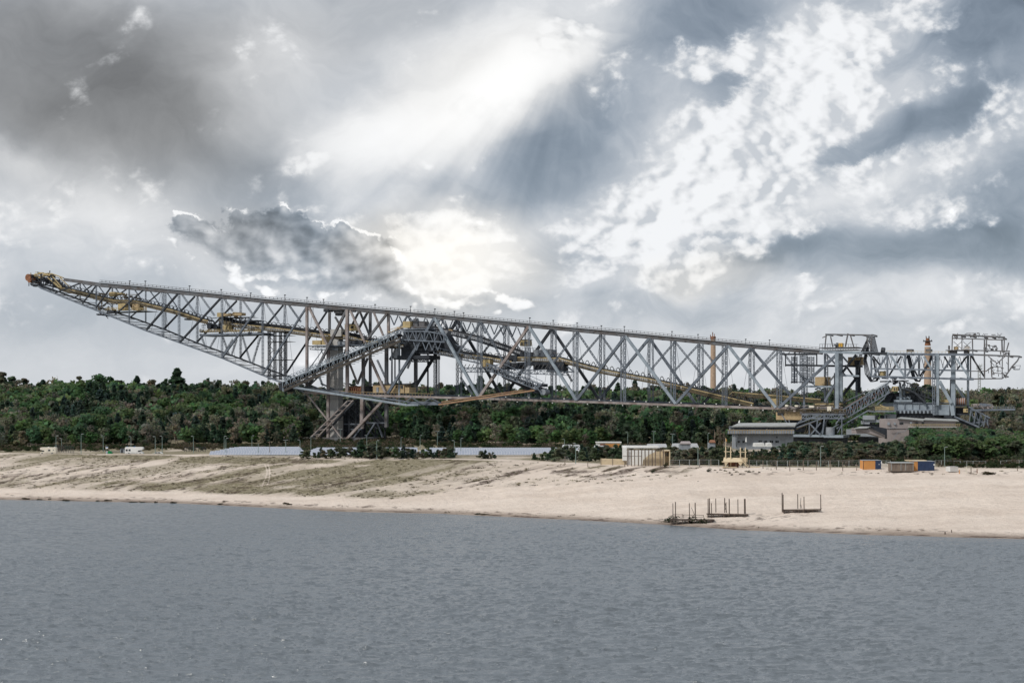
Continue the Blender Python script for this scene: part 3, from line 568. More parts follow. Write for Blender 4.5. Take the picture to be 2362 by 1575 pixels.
# ---- belts
def conveyor(name, pts, s0, s1, rail=8, belt=2, hoops=None, hoopH=9, rm=YELLOW, label=None, grid=BROWN, parent=BR):
    w_ = s1-s0; mb = MB()
    for a, b_ in zip(pts[:-1], pts[1:]):
        for k in range(2 if belt < 5 else 3):
            y = -belt+k*belt/2.0
        A = P(a[0], a[1]+rail, s0); B = P(b_[0], b_[1]+rail, s0); A2, B2 = A+N*w_, B+N*w_
        mb.bar((A+A2)/2, (B+B2)/2, w_, .5)
        A = P(a[0], a[1]-belt, s0); B = P(b_[0], b_[1]-belt, s0); C = P(a[0], a[1]+1, s0); D = P(b_[0], b_[1]+1, s0)
        pts8 = [C+N*.7, D+N*.7, D+N*(w_-.7), C+N*(w_-.7), A+N*.7, B+N*.7, B+N*(w_-.7), A+N*(w_-.7)]; mb.quad8(pts8)
    root = mb.build(name, BELT, parent, label)
    def rl(m):
        for a, b_ in zip(pts[:-1], pts[1:]):
            for s_ in (s0, s1): lin(m, *a, *b_, s_, 1.2, 2.2)
    part('top_rail', rm, root, rl)
    def gr(m):
        for a, b_ in zip(pts[:-1], pts[1:]):
            k = sc(a[0])
            for s_ in (s0, s1):
                for q in (.28, .5, .72, .92): lin(m, a[0], a[1]+rail*q, b_[0], b_[1]+rail*q, s_, 1.25)
                L = P(*b_, s_)-P(*a, s_); n = max(1, int(L.length/1.1))
                for i in range(n):
                    A = P(*a, s_)+L*(i/n); m.bar(A, A-Vector((0, 0, rail*k)), .16)
            lin(m, a[0], a[1]+rail*.95, b_[0], b_[1]+rail*.95, s0, 2)
    part('railing', grid, root, gr)
    if hoops:
        def hp(m):
            for a, b_ in zip(pts[:-1], pts[1:]):
                A, B = P(*a, s0), P(*b_, s0); L = (B-A).length; n = int(L/hoops); k = sc(a[0])
                m.bar(A+N*(w_/2-w_*.42)+Vector((0, 0, belt*.5*k)), B+N*(w_/2-w_*.42)+Vector((0, 0, belt*.5*k)), .3)
                for i in range(n):
                    c = A+(B-A)*((i+.5)/n)+N*(w_/2)+Vector((0, 0, belt*.5*k)); H = hoopH*k; W = w_*.42
                    for j in range(6):
                        t0, t1 = math.pi*j/6, math.pi*(j+1)/6
                        m.bar(c+N*(-W*math.cos(t0))+Vector((0, 0, H*math.sin(t0))), c+N*(-W*math.cos(t1))+Vector((0, 0, H*math.sin(t1))), .26)
                    m.bar(c-N*W, c-N*W+Vector((0, 0, -belt*k)), .22); m.bar(c+N*W*.1+E*.6-Vector((0, 0, .2)), c+N*W*.1+E*1.6+Vector((0, 0, H*.45)), .2)
        part('hoop_guard', DARK, root, hp)
    return root
conveyor('discharge_conveyor', [(120, 645), (139, 663), (170, 670), (230, 685), (263, 693), (306, 693), (400, 716), (462, 736), (480, 740)], 6, 12, 7, 2, 2.5, 8, label='yellow railed belt gallery on the cantilever arm')
conveyor('discharge_conveyor', [(505, 736), (537, 746), (640, 757), (741, 771), (787, 773), (813, 777), (847, 787), (869, 788), (900, 795)], 6, 12, 8, 8, 2.9, 9, label='thick black belt with yellow railing left of the main support')
conveyor('collecting_conveyor', [(900, 792), (954, 800), (1018, 811), (1099, 821), (1103, 820), (1160, 830), (1180, 834)], 7, 13, 8, 7, 2.9, 8)
conveyor('collecting_conveyor', [(1194, 824), (1290, 826), (1300, 829), (1385, 852), (1500, 874), (1589, 895), (1738, 930)], 7, 13, 8.5, 3, 2.9, 10, label='long yellow railed belt sloping down to the right')
conveyor('feeder_conveyor', [(1590, 893), (1640, 905), (1680, 912), (1690, 904), (1800, 913), (1893, 921)], 11, 17, 9, 2, 2.9, 7)
conveyor('feeder_conveyor', [(1880, 932), (1893, 931), (1945, 931)], 4, 10, 8, 2, label='short yellow railed belt by the right support')
conveyor('transfer_conveyor', [(977, 752), (1040, 764), (1100, 778), (1150, 795), (1200, 812), (1216, 820)], 11, 16, 9, 4, 3.2, 6, rm=CHORD, grid=DARK, label='dark belt sloping from the central transfer house')
def trussbeam(m, x0, y0, x1, y1, s0, s1, hpx, n, w_=1.6, dense=False):
    for s_ in (s0, s1):
        lin(m, x0, y0, x1, y1, s_, w_*1.4); lin(m, x0, y0+hpx, x1, y1+hpx, s_, w_*1.4)
        for i in range(n):
            a, b_ = i/n, (i+1)/n; X = lambda f: x0+(x1-x0)*f; Y = lambda f: y0+(y1-y0)*f
            lin(m, X(a), Y(a), X(a), Y(a)+hpx, s_, w_*.8)
            if i % 2: lin(m, X(a), Y(a), X(b_), Y(b_)+hpx, s_, w_*.8)
            else: lin(m, X(a), Y(a)+hpx, X(b_), Y(b_), s_, w_*.8)
    for i in range(n+1):
        f = i/n; a = P(x0+(x1-x0)*f, y0+(y1-y0)*f, s0); m.bar(a, a+N*(s1-s0), .25); k = sc(x0); m.bar(a-Vector((0, 0, hpx*k)), a-Vector((0, 0, hpx*k))+N*(s1-s0), .25)
# ascending conveyor gallery in front of the support
g1 = part('ascending_gallery', LIGHT, BR, lambda m: (trussbeam(m, 652, 881, 922, 768, -7, -1, 21, 30, 1.5), lin(m, 690, 868, 922, 763, -8, .9), lin(m, 690, 862, 925, 759, -8, .7)))
part('belt', BELT, g1, lambda m: (lin(m, 648, 888, 924, 773, -4, 19, 5), lin(m, 655, 897, 924, 787, -4, 16, 2)))
part('brown_railing', DBROWN, g1, lambda m: (lin(m, 655, 900, 924, 786, -7.6, 1, 6), lin(m, 652, 893, 924, 778, -7.5, 1, 3)))
part('hoop_guard', LIGHT, g1, lambda m: [m.bar(P(655, 880, -4)-N*2.4+Vector((0, 0, .6)), P(915, 771, -4)-N*2.4+Vector((0, 0, .6)), .3)]+[m.bar(P(660+i*7.2, 878-i*3.02, -4)+N*(-2.4*math.cos(a))+Vector((0, 0, 1.7*math.sin(a)+.6)), P(660+i*7.2, 878-i*3.02, -4)+N*(-2.4*math.cos(a+.63))+Vector((0, 0, 1.7*math.sin(a+.63)+.6)), .2) for i in range(36) for a in (0, .63, 1.26, 1.88, 2.51)])
part('tail_drum', DARK, g1, lambda m: (m.tube(P(649, 893, -7), P(649, 893, -7)+N*6, 1.7, n=12), m.tube(P(658, 899, -7), P(658, 899, -7)+N*6, 1.1, n=12), lin(m, 644, 893, 662, 903, -6, 2), lin(m, 655, 906, 680, 893, -6, 2), lin(m, 662, 880, 677, 900, -6, 2), lin(m, 668, 899, 690, 868, -6, 1.6)))
part('sag_beam', LIGHT, BR, lambda m: (lin(m, 676, 893, 939, 934, -7, 4.5), lin(m, 939, 934, 965, 934, -7, 3.5)))
part('sag_beam', STEEL, BR, lambda m: (lin(m, 700, 892, 965, 930, -1, 3),), label='far sagging beam below the ascending gallery')
o = part('orange_gangway', ORANGE, BR, lambda m: (lin(m, 1012, 933, 1233, 900, -6, 3.4), lin(m, 1018, 927, 1230, 896, -1, 2)))
part('rung', PINK, o, lambda m: [m.bar(P(1020+i*12, 932-i*1.8, -6), P(1020+i*12, 932-i*1.8, -6)+N*5, .35) for i in range(18)])
part('lower_bracing', STEEL, BR, lambda m: [lin(m, x, 914+(x-850)*.03, x+23, 931, -4, 1.4) for x in (905, 950, 995)]+[lin(m, x+46, 914+(x-850)*.03, x+23, 931, -4, 1.4) for x in (905, 950)]+[bx(m, 940, 926, 1012, 934, -3, 2)])
# central transfer house
def hous(m):
    bx(m, 922, 757, 985, 761, 0, 14); trussbeam(m, 922, 765, 1026, 790, -3, 12, 18, 9, 2) if False else None
    for s_ in (-2, 12):
        lin(m, 922, 764, 930, 764, s_, 3); lin(m, 924, 766, 1026, 792, s_, .1)
        lin(m, 924, 783, 1026, 789, s_, 3); lin(m, 924, 764, 984, 764, s_, 3); lin(m, 984, 764, 1030, 772, s_, 3)
        for x in (924, 942, 960, 980, 1002, 1024): lin(m, x, 764, x, 788, s_, 2)
        for x in (924, 942, 960, 980, 1002): lin(m, x, 788, x+10, 765, s_, 1.6); lin(m, x+10, 765, x+19, 788, s_, 1.6)
        for x in (954, 975, 990, 1003): lin(m, x, 789, x+7, 808, s_, 1.8); lin(m, x+14, 790, x+7, 808, s_, 1.8)
o = part('transfer_house', STEEL, BR, hous)
part('hopper', DARK, o, lambda m: (bx(m, 930, 764, 975, 800, 2, 10), bx(m, 945, 790, 1000, 812, 3, 11), m.poly([P(970, 758, 3), P(1010, 768, 3), P(1014, 792, 3), P(985, 800, 3), P(960, 786, 3)], N*8)))
part('lower_platform', DARK, o, lambda m: (bx(m, 907, 819, 990, 829, 0, 12), bx(m, 925, 800, 955, 820, 2, 9), bx(m, 958, 812, 990, 816, 1, 10), trussbeam(m, 950, 829, 990, 829, 2, 10, 5, 6)))
part('drum', GREYW, o, lambda m: m.tube(P(914, 826, 1), P(914, 807, 1), 1.5, n=14))
part('cabin', YELLOW, o, lambda m: bx(m, 929, 741, 946, 756, 1, 5))
part('winch_room', CHORD, o, lambda m: (bx(m, 952, 740, 963, 756, 3, 8), bx(m, 966, 741, 979, 755, 2, 7), bx(m, 948, 752, 985, 757, 1, 8)))
part('feed_machinery', TAN, o, lambda m: [bx(m, 895+i*5, 764-i*2.2+(i*3) % 4, 899+i*5, 767-i*2.2+(i*3) % 4, 1, 4) for i in range(7)]+[lin(m, 900, 760, 925, 752, 2, 1), lin(m, 1010, 753, 1020, 758, 4, 3), lin(m, 1035, 760, 1044, 762, 4, 2)])
part('chute', DARK, BR, lambda m: (m.poly([P(1000, 766, 6), P(1030, 772, 6), P(1052, 800, 6), P(1060, 822, 6), P(1035, 815, 6), P(1000, 795, 6)], N*5),))
part('walkway_truss', STEEL, BR, lambda m: (trussbeam(m, 1000, 800, 1110, 826, 2, 8, 14, 14, 1.2), trussbeam(m, 1026, 782, 1101, 818, 8, 13, 12, 10, 1.3)))
part('walkway_truss', STEEL, BR, lambda m: (trussbeam(m, 1058, 848, 1158, 848, 3, 10, 10, 14, 1.2), trussbeam(m, 1150, 850, 1300, 856, 4, 14, 9, 20, 1.4)), label='platform truss under the lower transfer point')
part('walkway_truss', STEEL, BR, lambda m: (lin(m, 1050, 850, 1110, 853, 1, 1), lin(m, 1110, 850, 1170, 836, 1, 2), lin(m, 1300, 862, 1310, 855, 4, 2), lin(m, 1288, 866, 1306, 858, 4, 2), lin(m, 1300, 858, 1324, 858, 8, 2), lin(m, 1308, 845, 1325, 858, 8, 3)), label='loose tie bars at the lower transfer point')
o = part('transfer_point', DARK, BR, lambda m: (bx(m, 1168, 836, 1195, 852, 5, 12), bx(m, 1195, 834, 1300, 843, 6, 14), bx(m, 1175, 818, 1192, 834, 8, 13), bx(m, 1262, 842, 1300, 858, 6, 12), bx(m, 1230, 843, 1262, 852, 8, 13), bx(m, 1200, 812, 1232, 822, 10, 16)))
part('motor_box', GREYW, o, lambda m: (bx(m, 1231, 806, 1273, 823, 9, 15),)); part('fan', GREYW, o, lambda m: m.tube(P(1163, 838, 2), P(1163, 838, 2)+N*3, 2, n=14))
part('handrail', CHORD, o, lambda m: [lin(m, 1200, 801, 1275, 806, 9, .9), lin(m, 1275, 812, 1300, 818, 9, .9)]+[lin(m, x, 801+(x-1200)*.07, x, 812+(x-1200)*.07, 9, .8) for x in range(1200, 1290, 6)]+[lin(m, x, 850, x+6, 840, 5, 1.2) for x in range(1060, 1300, 9)])
for (x0, y0, x1, y1, s_) in ((1199, 784, 1219, 798, 9), (1110, 829, 1130, 846, 3), (795, 748, 818, 763, 3)):
    o = part('cabin', YELLOW, BR, lambda m: bx(m, x0, y0, x1, y1, s_, s_+4))
    part('roof', DARK, o, lambda m: bx(m, x0-1, y0-1.5, x1+1, y0-.1, s_-.2, s_+4.2))
    if x0 != 1110: part('window', GLASS, o, lambda m: (bx(m, x1-10, y0+4, x1-3, y0+9, s_-.06, s_-.01), bx(m, x0+3, y0+5, x0+6, y1-1, s_-.06, s_-.01)))
# descending discharge gallery, right of the centre
g2 = part('descending_gallery', STEEL, BR, lambda m: (trussbeam(m, 1122, 838, 1250, 888, -4, 2, 15, 18, 1.6), lin(m, 1160, 838, 1252, 880, -4, 1.2), lin(m, 1233, 900, 1254, 882, -5, 2), lin(m, 1233, 888, 1252, 910, -5, 2)))
part('belt', BELT, g2, lambda m: (lin(m, 1125, 848, 1252, 897, -1, 17, 4), lin(m, 1160, 868, 1235, 905, -1, 12, 5)))
part('head_drum', GREYW, g2, lambda m: m.tube(P(1252, 904, -4), P(1252, 904, -4)+N*5.5, 1.5, n=12))
part('discharge_gear', DARK, g2, lambda m: (bx(m, 1230, 895, 1250, 906, -3, 2), bx(m, 1238, 885, 1254, 892, -4, 1)))
# platforms on the arm
def platform(x0, x1, y, s0, s1, th=3, n=6, rail=True, yel=YELLOW):
    o = part('platform', STEEL, BR, lambda m: bx(m, x0, y, x1, y+th, s0, s1))
    part('railing', yel, o, lambda m: [lin(m, x0, y-q, x1, y-q, s_, .8) for q in (3.5, 7) for s_ in (s0, s1)]+[lin(m, x, y-7, x, y, s0, .8) for x in np.arange(x0, x1+.1, 5)])
    return o
o = platform(243, 338, 717, 3, 14)
part('box', YELLOW, o, lambda m: bx(m, 272, 700, 289, 716, 3.5, 7)); part('box', TAN, o, lambda m: bx(m, 305, 701, 321, 716, 5, 9))
def rig(m, x0, x1, y0, y1, n, sd, s0=4, s1=12):
    r_ = random.Random(sd)
    for i in range(n):
        x = x0+(x1-x0)*r_.random(); y = y0+(y1-y0)*r_.random(); L = 4+9*r_.random(); s_ = s0+(s1-s0)*r_.random()
        k = r_.choice((0, 0, 1, 1, 2, 3))
        if k == 0: lin(m, x, y, x, min(y1, y+L), s_, 1.3)
        elif k == 1: lin(m, x, y, min(x1, x+L), y, s_, 1.2)
        elif k == 2: lin(m, x, y, x+L*.6, y+L*.7, s_, 1.2)
        else: bx(m, x, y, x+3+3*r_.random(), y+2+3*r_.random(), s_, s_+2)
part('idler_station', BROWN, BR, lambda m: (rig(m, 225, 322, 693, 716, 70, 1), rig(m, 215, 320, 676, 692, 40, 2), lin(m, 213, 677, 320, 680, 6, 1.5), lin(m, 215, 690, 260, 690, 6, 1)))
part('box', YELLOW, BR, lambda m: (bx(m, 251, 673, 264, 683, 6, 9), bx(m, 270, 675, 280, 680, 6, 9)), label='yellow boxes above the idler station')
o = platform(460, 602, 767, 3, 15, 8)
part('box', YELLOW, o, lambda m: bx(m, 512, 749, 527, 761, 2.5, 7)); part('rail_panel', BROWN, o, lambda m: bx(m, 462, 760, 602, 767, 3.2, 3.4)); part('rail_panel', BROWN, o, lambda m: (bx(m, 511, 741, 533, 748, 5, 5.2), lin(m, 530, 742, 522, 760, 2.8, 3)))
o = part('drive_station', DARK, BR, lambda m: (rig(m, 462, 530, 738, 766, 60, 3), rig(m, 535, 600, 748, 766, 40, 4), bx(m, 498, 731, 574, 733, 4, 13), bx(m, 560, 738, 592, 742, 5, 12), [lin(m, x, 733, x, 746, 5, 1.6) for x in (514, 522, 530, 536, 544, 552, 558, 566, 574)], lin(m, 470, 736, 500, 733, 6, 1.5), m.tube(P(482, 752, 5), P(482, 752, 5)+N*6, 1.5), m.tube(P(496, 756, 5), P(496, 756, 5)+N*6, 1.3), bx(m, 425, 734, 446, 738, 6, 10)))
part('box', YELLOW, o, lambda m: (bx(m, 500.5, 721, 511, 731, 5, 8),)); part('motor', TAN, o, lambda m: (bx(m, 514, 723, 532, 729, 6, 9), bx(m, 536, 721, 557, 728, 6, 10), m.tube(P(538, 723, 8), P(556, 724, 8), .8), rig(m, 512, 556, 721, 731, 14, 5, 6, 9)))
o = part('platform', STEEL, BR, lambda m: (bx(m, 710, 795, 828, 799, 1, 12), trussbeam(m, 715, 799, 780, 799, 2, 9, 7, 10, 1), lin(m, 745, 806, 708, 858, 3, 1.6), lin(m, 740, 806, 760, 850, 3, 1.4)))
part('box', YELLOW, o, lambda m: (bx(m, 720, 785, 739.5, 795, 1.5, 6), bx(m, 742, 776, 753, 795, 2, 6))); part('box', GREYW, o, lambda m: (bx(m, 778, 787, 784, 795, 1.5, 5), bx(m, 786, 788, 795, 795, 3, 6)))
part('drive_station', DARK, BR, lambda m: (bx(m, 790, 785, 835, 797, 5, 12), rig(m, 770, 835, 778, 800, 30, 8)))
part('travelling_crane', CHORD, BR, lambda m: (bx(m, 746, 712, 820, 716, 4, 14), bx(m, 746, 712, 756, 719, 3, 8), bx(m, 770, 715, 790, 722, 5, 12), bx(m, 773, 722, 786, 728, 7, 10), rig(m, 746, 818, 712, 720, 20, 9)))
# head of the cantilever
o = part('discharge_head', DARK, BR, lambda m: (rig(m, 66, 118, 632, 660, 95, 11, 2, 16), lin(m, 70, 655, 130, 672, 2, 3), lin(m, 76, 650, 150, 668, 12, 3), lin(m, 75, 636, 115, 645, 8, 6), lin(m, 86, 640, 150, 664, 9, 7), lin(m, 118, 640, 165, 668, 4, 2), lin(m, 95, 632, 95, 664, 3, 2), lin(m, 122, 643, 122, 672, 3, 2)))
part('end_drum', RUST, o, lambda m: (m.tube(P(64, 640, 5), P(64, 640, 5)+N*8, 2.1, n=14), m.tube(P(67, 647, 4), P(67, 647, 4)+N*9, 1.3, n=10)))
part('head_guard', YELLOW, o, lambda m: (lin(m, 78, 634, 100, 629, 3, 2), lin(m, 90, 629, 118, 633, 10, 2.6), lin(m, 100, 633, 122, 636, 3, 2.4), lin(m, 114, 630, 142, 662, 3, 1.8), lin(m, 118, 631, 146, 641, 12, 2.4), lin(m, 138, 640, 168, 670, 12, 2), lin(m, 110, 640, 136, 663, 3, 1.6), rig(m, 70, 118, 628, 640, 25, 12, 3, 14)))
part('head_lamp', DARK, o, lambda m: (lin(m, 115, 624, 114, 633, 8, 1.5), lin(m, 87, 627, 88, 634, 8, 1.5)))
part('under_gear', DARK, BR, lambda m: (rig(m, 225, 250, 716, 727, 22, 13, 0, 8), lin(m, 223, 725, 250, 728, 2, 3), bx(m, 246, 716, 262, 722, 2, 6)))
# ---- right-hand support structure
RP = [(1906, 1931, 815, 930, 5, STEEL, SF*.6)]
RC = [(1931, 814, 942, 8, LIGHT, 0), (1939.5, 815, 926, 8.5, LIGHT, 6), (1903, 815, 930, 4.5, STEEL, SF), (1976, 819, 932, 5, STEEL, SF), (1982, 835, 905, 6, DARK, SF), (1926, 860, 935, 4, DARK, 3), (2162, 816, 872, 9, LIGHT, 0), (2163, 870, 935, 6.5, LIGHT, 0), (2199, 820, 958, 9.5, LIGHT, 2), (2233, 818, 940, 5, LIGHT, SF*.5), (2239, 820, 872, 2.6, DARK, SF*.5), (2194, 870, 925, 5, STEEL, SF), (1855, 886, 940, 4, STEEL, 3), (1824, 912, 940, 3, STEEL, 8)]
for c in RC: part('column', c[4], BR, lambda m, c=c: lin(m, c[0], c[1], c[0], c[2], c[-1], c[3]))
RD = [(2167, 879, 2195, 930, 7, LIGHT, 0), (2203, 886, 2226, 921, 5, LIGHT, SF*.5), (1975, 818, 1944, 858, 5, DARK, 4), (1925, 887, 1903, 925, 5, STEEL, 3), (1983, 862, 1944, 912, 6, DARK, SF), (1906, 816, 1952, 868, 3.5, STEEL, SF), (1925, 866, 1913, 880, 3.5, CHORD, 3), (1940, 818, 1960, 840, 4, STEEL, SF), (1950, 842, 1975, 876, 4, DARK, SF), (1880, 898, 1905, 888, 3, DARK, SF), (1939, 926, 1925, 892, 2, STEEL, 2), (1797, 941, 1845, 941, 4, CHORD, 0), (1852, 868, 1905, 906, 3, LIGHT, SF), (2195, 930, 2199, 958, 9, LIGHT, 1)]
for d in RD: part('diagonal_brace', d[5], BR, lambda m, d=d: lin(m, *d[:4], d[6], d[4]))
for x, y0, y1, s_ in ((1829, 822, 884, 12), (1836, 822, 884, 14), (1848, 818, 884, 10), (1857, 818, 884, 16), (1866, 822, 884, 12), (1875, 822, 884, 14), (2154, 818, 955, -1), (1907, 818, 930, 8)):
    part('lattice_column', STEEL, BR, lambda m: lattice(m, P(x, y0, s_), P(x, y1, s_), 5*sc(x), .14))
part('gallery_deck', DARK, BR, lambda m: (lin(m, 1801, 817, 1884, 817, 10, 4, 4), lin(m, 1813, 842, 1990, 845, 10, 3, 4.5), lin(m, 1812, 817, 1812, 845, 10, 2.4), lin(m, 1884, 812, 1884, 843, 10, 2.6), lin(m, 1834, 812, 1834, 845, 10, 2.6), lin(m, 1824, 881, 1880, 882, 10, 1.6), lin(m, 1824, 882, 1838, 882, 14, 1.6), [lin(m, 1816+i*12, 818, 1822+i*12, 812, 10, 1.4) for i in range(6)]))
part('horizontal_beam', LIGHT, BR, lambda m: (lin(m, 1943, 866, 1982, 867, 4, 4), lin(m, 1853, 891, 1925, 892, 3, 4), lin(m, 1890, 811, 2050, 816, 0, 5, 6)))
part('box', TAN, BR, lambda m: (bx(m, 1880, 869, 1902, 889, 5, 11), bx(m, 1903, 869, 1912, 889, 8, 12)), label='tan cabin on the platform left of the right support')
o = part('box', TAN, BR, lambda m: (bx(m, 1956, 823, 1990, 842, 14, 19),), label='tan house behind the top truss'); part('door', DARK, o, lambda m: bx(m, 1971, 831, 1984, 842, 13.7, 13.97))
# gantry on top
o = part('top_gantry', CHORD, BR, lambda m: [(lin(m, 1904, 771, 2014, 773, s_, 3.2), lin(m, 1906, 771, 1903, 802, s_, 2.5), lin(m, 1916, 776, 1921, 800, s_, 2.5), lin(m, 1956, 769, 1950, 800, s_, 3), lin(m, 1962, 774, 1970, 802, s_, 2.5), lin(m, 2011, 773, 2008, 812, s_, 3), lin(m, 2001, 774, 2001, 812, s_, 2.2)) for s_ in (2, 14)]+[m.bar(P(x, 772, 2), P(x, 772, 2)+N*12, .5) for x in (1908, 1930, 1958, 1985, 2011)]+[lin(m, 1897, 779, 1908, 774, 2, 2), bx(m, 1889, 800, 1979, 803, 1, 13), bx(m, 1893, 806, 1978, 808, 1, 13)])
part('railing', CHORD, o, lambda m: [lin(m, 1890, 793, 1980, 794, 1, .7)]+[lin(m, x, 794, x, 808, 1, .9) for x in range(1891, 1980, 6)])
part('winch_box', BRIGHTY, o, lambda m: bx(m, 1934.5, 791, 1943, 800, 3, 6)); part('winch', DARK, o, lambda m: rig(m, 1922, 1934, 791, 800, 16, 14, 3, 7))
def cables(m):
    for i in range(7):
        pts = [(1999+i*1.5, 800), (1992+i*2, 830), (1996+i*3.4, 862), (2008+i*1.2, 880), (2020+i*1.4, 878), (2027+i*.6, 868), (2026-i, 850)] if i < 4 else [(2001-i, 800), (1999-i*3, 820), (1994-i*3, 845), (1996-i*4, 860)]
        if i in (5, 6): pts = [(1999, 812), (2004+i*2, 830), (2016+i, 870), (2012, 877), (2000, 866)]
        for a, b_ in zip(pts[:-1], pts[1:]): m.tube(P(*a, 1+i*.4), P(*b_, 1+i*.4), .22, n=5)
def cables2(m):
    for i in range(5):
        pts = [(2092+i*1.5, 818), (2096+i*2, 840), (2104+i*1.6, 868), (2112+i*1.5, 879), (2122, 880-i), (2130, 862), (2146-i, 836), (2152-i, 820)]
        for a, b_ in zip(pts[:-1], pts[1:]): m.tube(P(*a, 1+i*.4), P(*b_, 1+i*.4), .2, n=5)
def cables3(m):
    m.bar(P(1996, 775, 6), P(2024, 777, 6), .3)
    for i in range(8): m.tube(P(1998+i*.8, 775, 6), P(2010-i*4.5, 800+i*4, 3), .18, n=5); m.tube(P(2003+i*2, 776, 6), P(2012+i*2, 815, 3), .16, n=5)
for f_ in (cables, cables2, cables3): part('hanging_cable', DARK, BR, f_)
part('cable_saddle', DARK, BR, lambda m: (rig(m, 1992, 2010, 795, 815, 24, 21, 0, 8), bx(m, 1990, 812, 2045, 817, -1, 2), m.tube(P(2033, 808, 1), P(2041, 809, 1), 1.4)))
# right truss girder
o = part('girder', STEEL, BR, lambda m: [(lin(m, 2010, 816, 2246, 818, s_, 5), lin(m, 2010, 850, 2240, 855, s_, 3.5), lin(m, 2010, 868, 2246, 875, s_, 4.4)) for s_ in (0, 14)]+[m.bar(P(x, y, 0), P(x, y, 0)+N*14, .5) for x in range(2015, 2245, 20) for y in (817, 872)])
part('railing', YELLOW, o, lambda m: [lin(m, 2045, 809, 2190, 811, 0, .6)]+[lin(m, x, 810, x, 815, 0, .6) for x in range(2045, 2190, 8)])
for i, d in enumerate([(2046, 820, 2016, 866), (2054, 820, 2086, 867), (2121, 822, 2092, 867), (2131, 822, 2160, 868), (2196, 826, 2167, 866), (2205, 826, 2237, 872)]): part('diagonal_brace', LIGHT if i % 2 else STEEL, BR, lambda m: lin(m, *d, 0, 4.2))
for i, d in enumerate([(2014, 822, 2030, 842), (2079, 821, 2051, 866), (2092, 822, 2117, 868), (2151, 824, 2122, 868), (2178, 822, 2196, 850), (2230, 822, 2208, 852), (2240, 820, 2270, 868)]): part('diagonal_brace', DARK, BR, lambda m: lin(m, *d, 14, 3.6))
for x, s_ in ((2047, 0), (2088, 0), (2120, 14), (2010, 0)): part('column', STEEL, BR, lambda m: lin(m, x, 818, x, 868, s_, 4))
part('girder_web', DARK, BR, lambda m: [lin(m, 2016+i*11, 822+(i % 3)*3, 2022+i*11, 848, 9, 1.2) for i in range(20)]+[lin(m, 2026+i*11, 822, 2020+i*11, 848, 10, 1) for i in range(20)])
o = part('winch_platform', CHORD, BR, lambda m: (bx(m, 2091, 805, 2104, 811, 3, 8), bx(m, 2135, 805, 2147, 811, 3, 8), [lin(m, x, 806, x, 816, 3, 1.2) for x in (2092, 2103, 2136, 2146)], bx(m, 2181, 806, 2247, 808.5, 2, 13), bx(m, 2187, 808, 2204, 816, 3, 9), bx(m, 2223, 808, 2232, 816, 3, 9), bx(m, 2187, 797, 2190, 806, 3, 5)))
part('winch', TAN, o, lambda m: (bx(m, 2200, 799, 2209, 806, 3, 6), rig(m, 2222, 2236, 798, 807, 18, 15, 3, 7)))
part('drum', YELLOW, BR, lambda m: (m.tube(P(2035, 867, 2), P(2035, 856, 2), 1.3, n=12), bx(m, 2039, 855, 2042, 868, 2, 4)), label='yellow drum on the girder walkway')
# right end mast frame
def endf(m):
    for s_ in (2, 13):
        for a in [(2197, 772, 2318, 778, 4.5), (2197, 780, 2318, 784, 3), (2197, 774, 2196, 808, 2.6), (2219, 780, 2219, 808, 2.4), (2243, 780, 2244, 815, 3), (2271, 782, 2271, 872, 3.6), (2276, 782, 2275, 808, 3), (2311, 782, 2312, 810, 4), (2317, 778, 2316, 810, 3), (2246, 808, 2330, 810, 3), (2246, 818, 2352, 822, 4.4), (2352, 822, 2347, 832, 3.5), (2347, 832, 2334, 846, 3.6), (2334, 846, 2319, 868, 3.6), (2240, 874, 2312, 873, 3.2), (2312, 873, 2320, 866, 3), (2286, 826, 2288, 870, 3), (2312, 820, 2312, 872, 2.5), (2326, 820, 2326, 856, 3), (2280, 822, 2300, 838, 2.4), (2318, 822, 2298, 840, 2.4), (2288, 846, 2310, 846, 2), (2290, 860, 2316, 862, 2.2), (2244, 820, 2256, 850, 2), (2238, 856, 2275, 856, 2.4), (2275, 856, 2288, 846, 2.6), (2302, 846, 2302, 858, 2.4), (2322, 808, 2327, 790, 3), (2200, 788, 2218, 804, 1.4), (2218, 788, 2200, 804, 1.4), (2222, 788, 2240, 804, 1.4), (2240, 788, 2222, 804, 1.4), (2196, 780, 2200, 770, 2)]: lin(m, *a[:4], s_, a[4]*.85)
    for x, y in ((2200, 773), (2219, 775), (2244, 776), (2271, 778), (2290, 778), (2315, 780), (2271, 809), (2300, 820), (2330, 822), (2350, 822), (2319, 868), (2290, 872), (2260, 873), (2335, 846), (2246, 808)): m.bar(P(x, y, 2), P(x, y, 2)+N*11, .6)
    rig(m, 2200, 2312, 768, 778, 60, 16, 2, 13); rig(m, 2268, 2300, 794, 806, 26, 17, 2, 12); rig(m, 2280, 2322, 826, 868, 26, 18, 3, 12); rig(m, 2306, 2330, 808, 818, 18, 19, 3, 12)
part('end_frame', CHORD, BR, endf)
part('service_stage', STEEL, BR, lambda m: (lin(m, 2338, 852, 2352, 852, 8, 2), lin(m, 2352, 852, 2354, 842, 8, 1), lin(m, 2334, 848, 2342, 852, 8, 1.5), lin(m, 2340, 843, 2354, 843, 8, .9)))
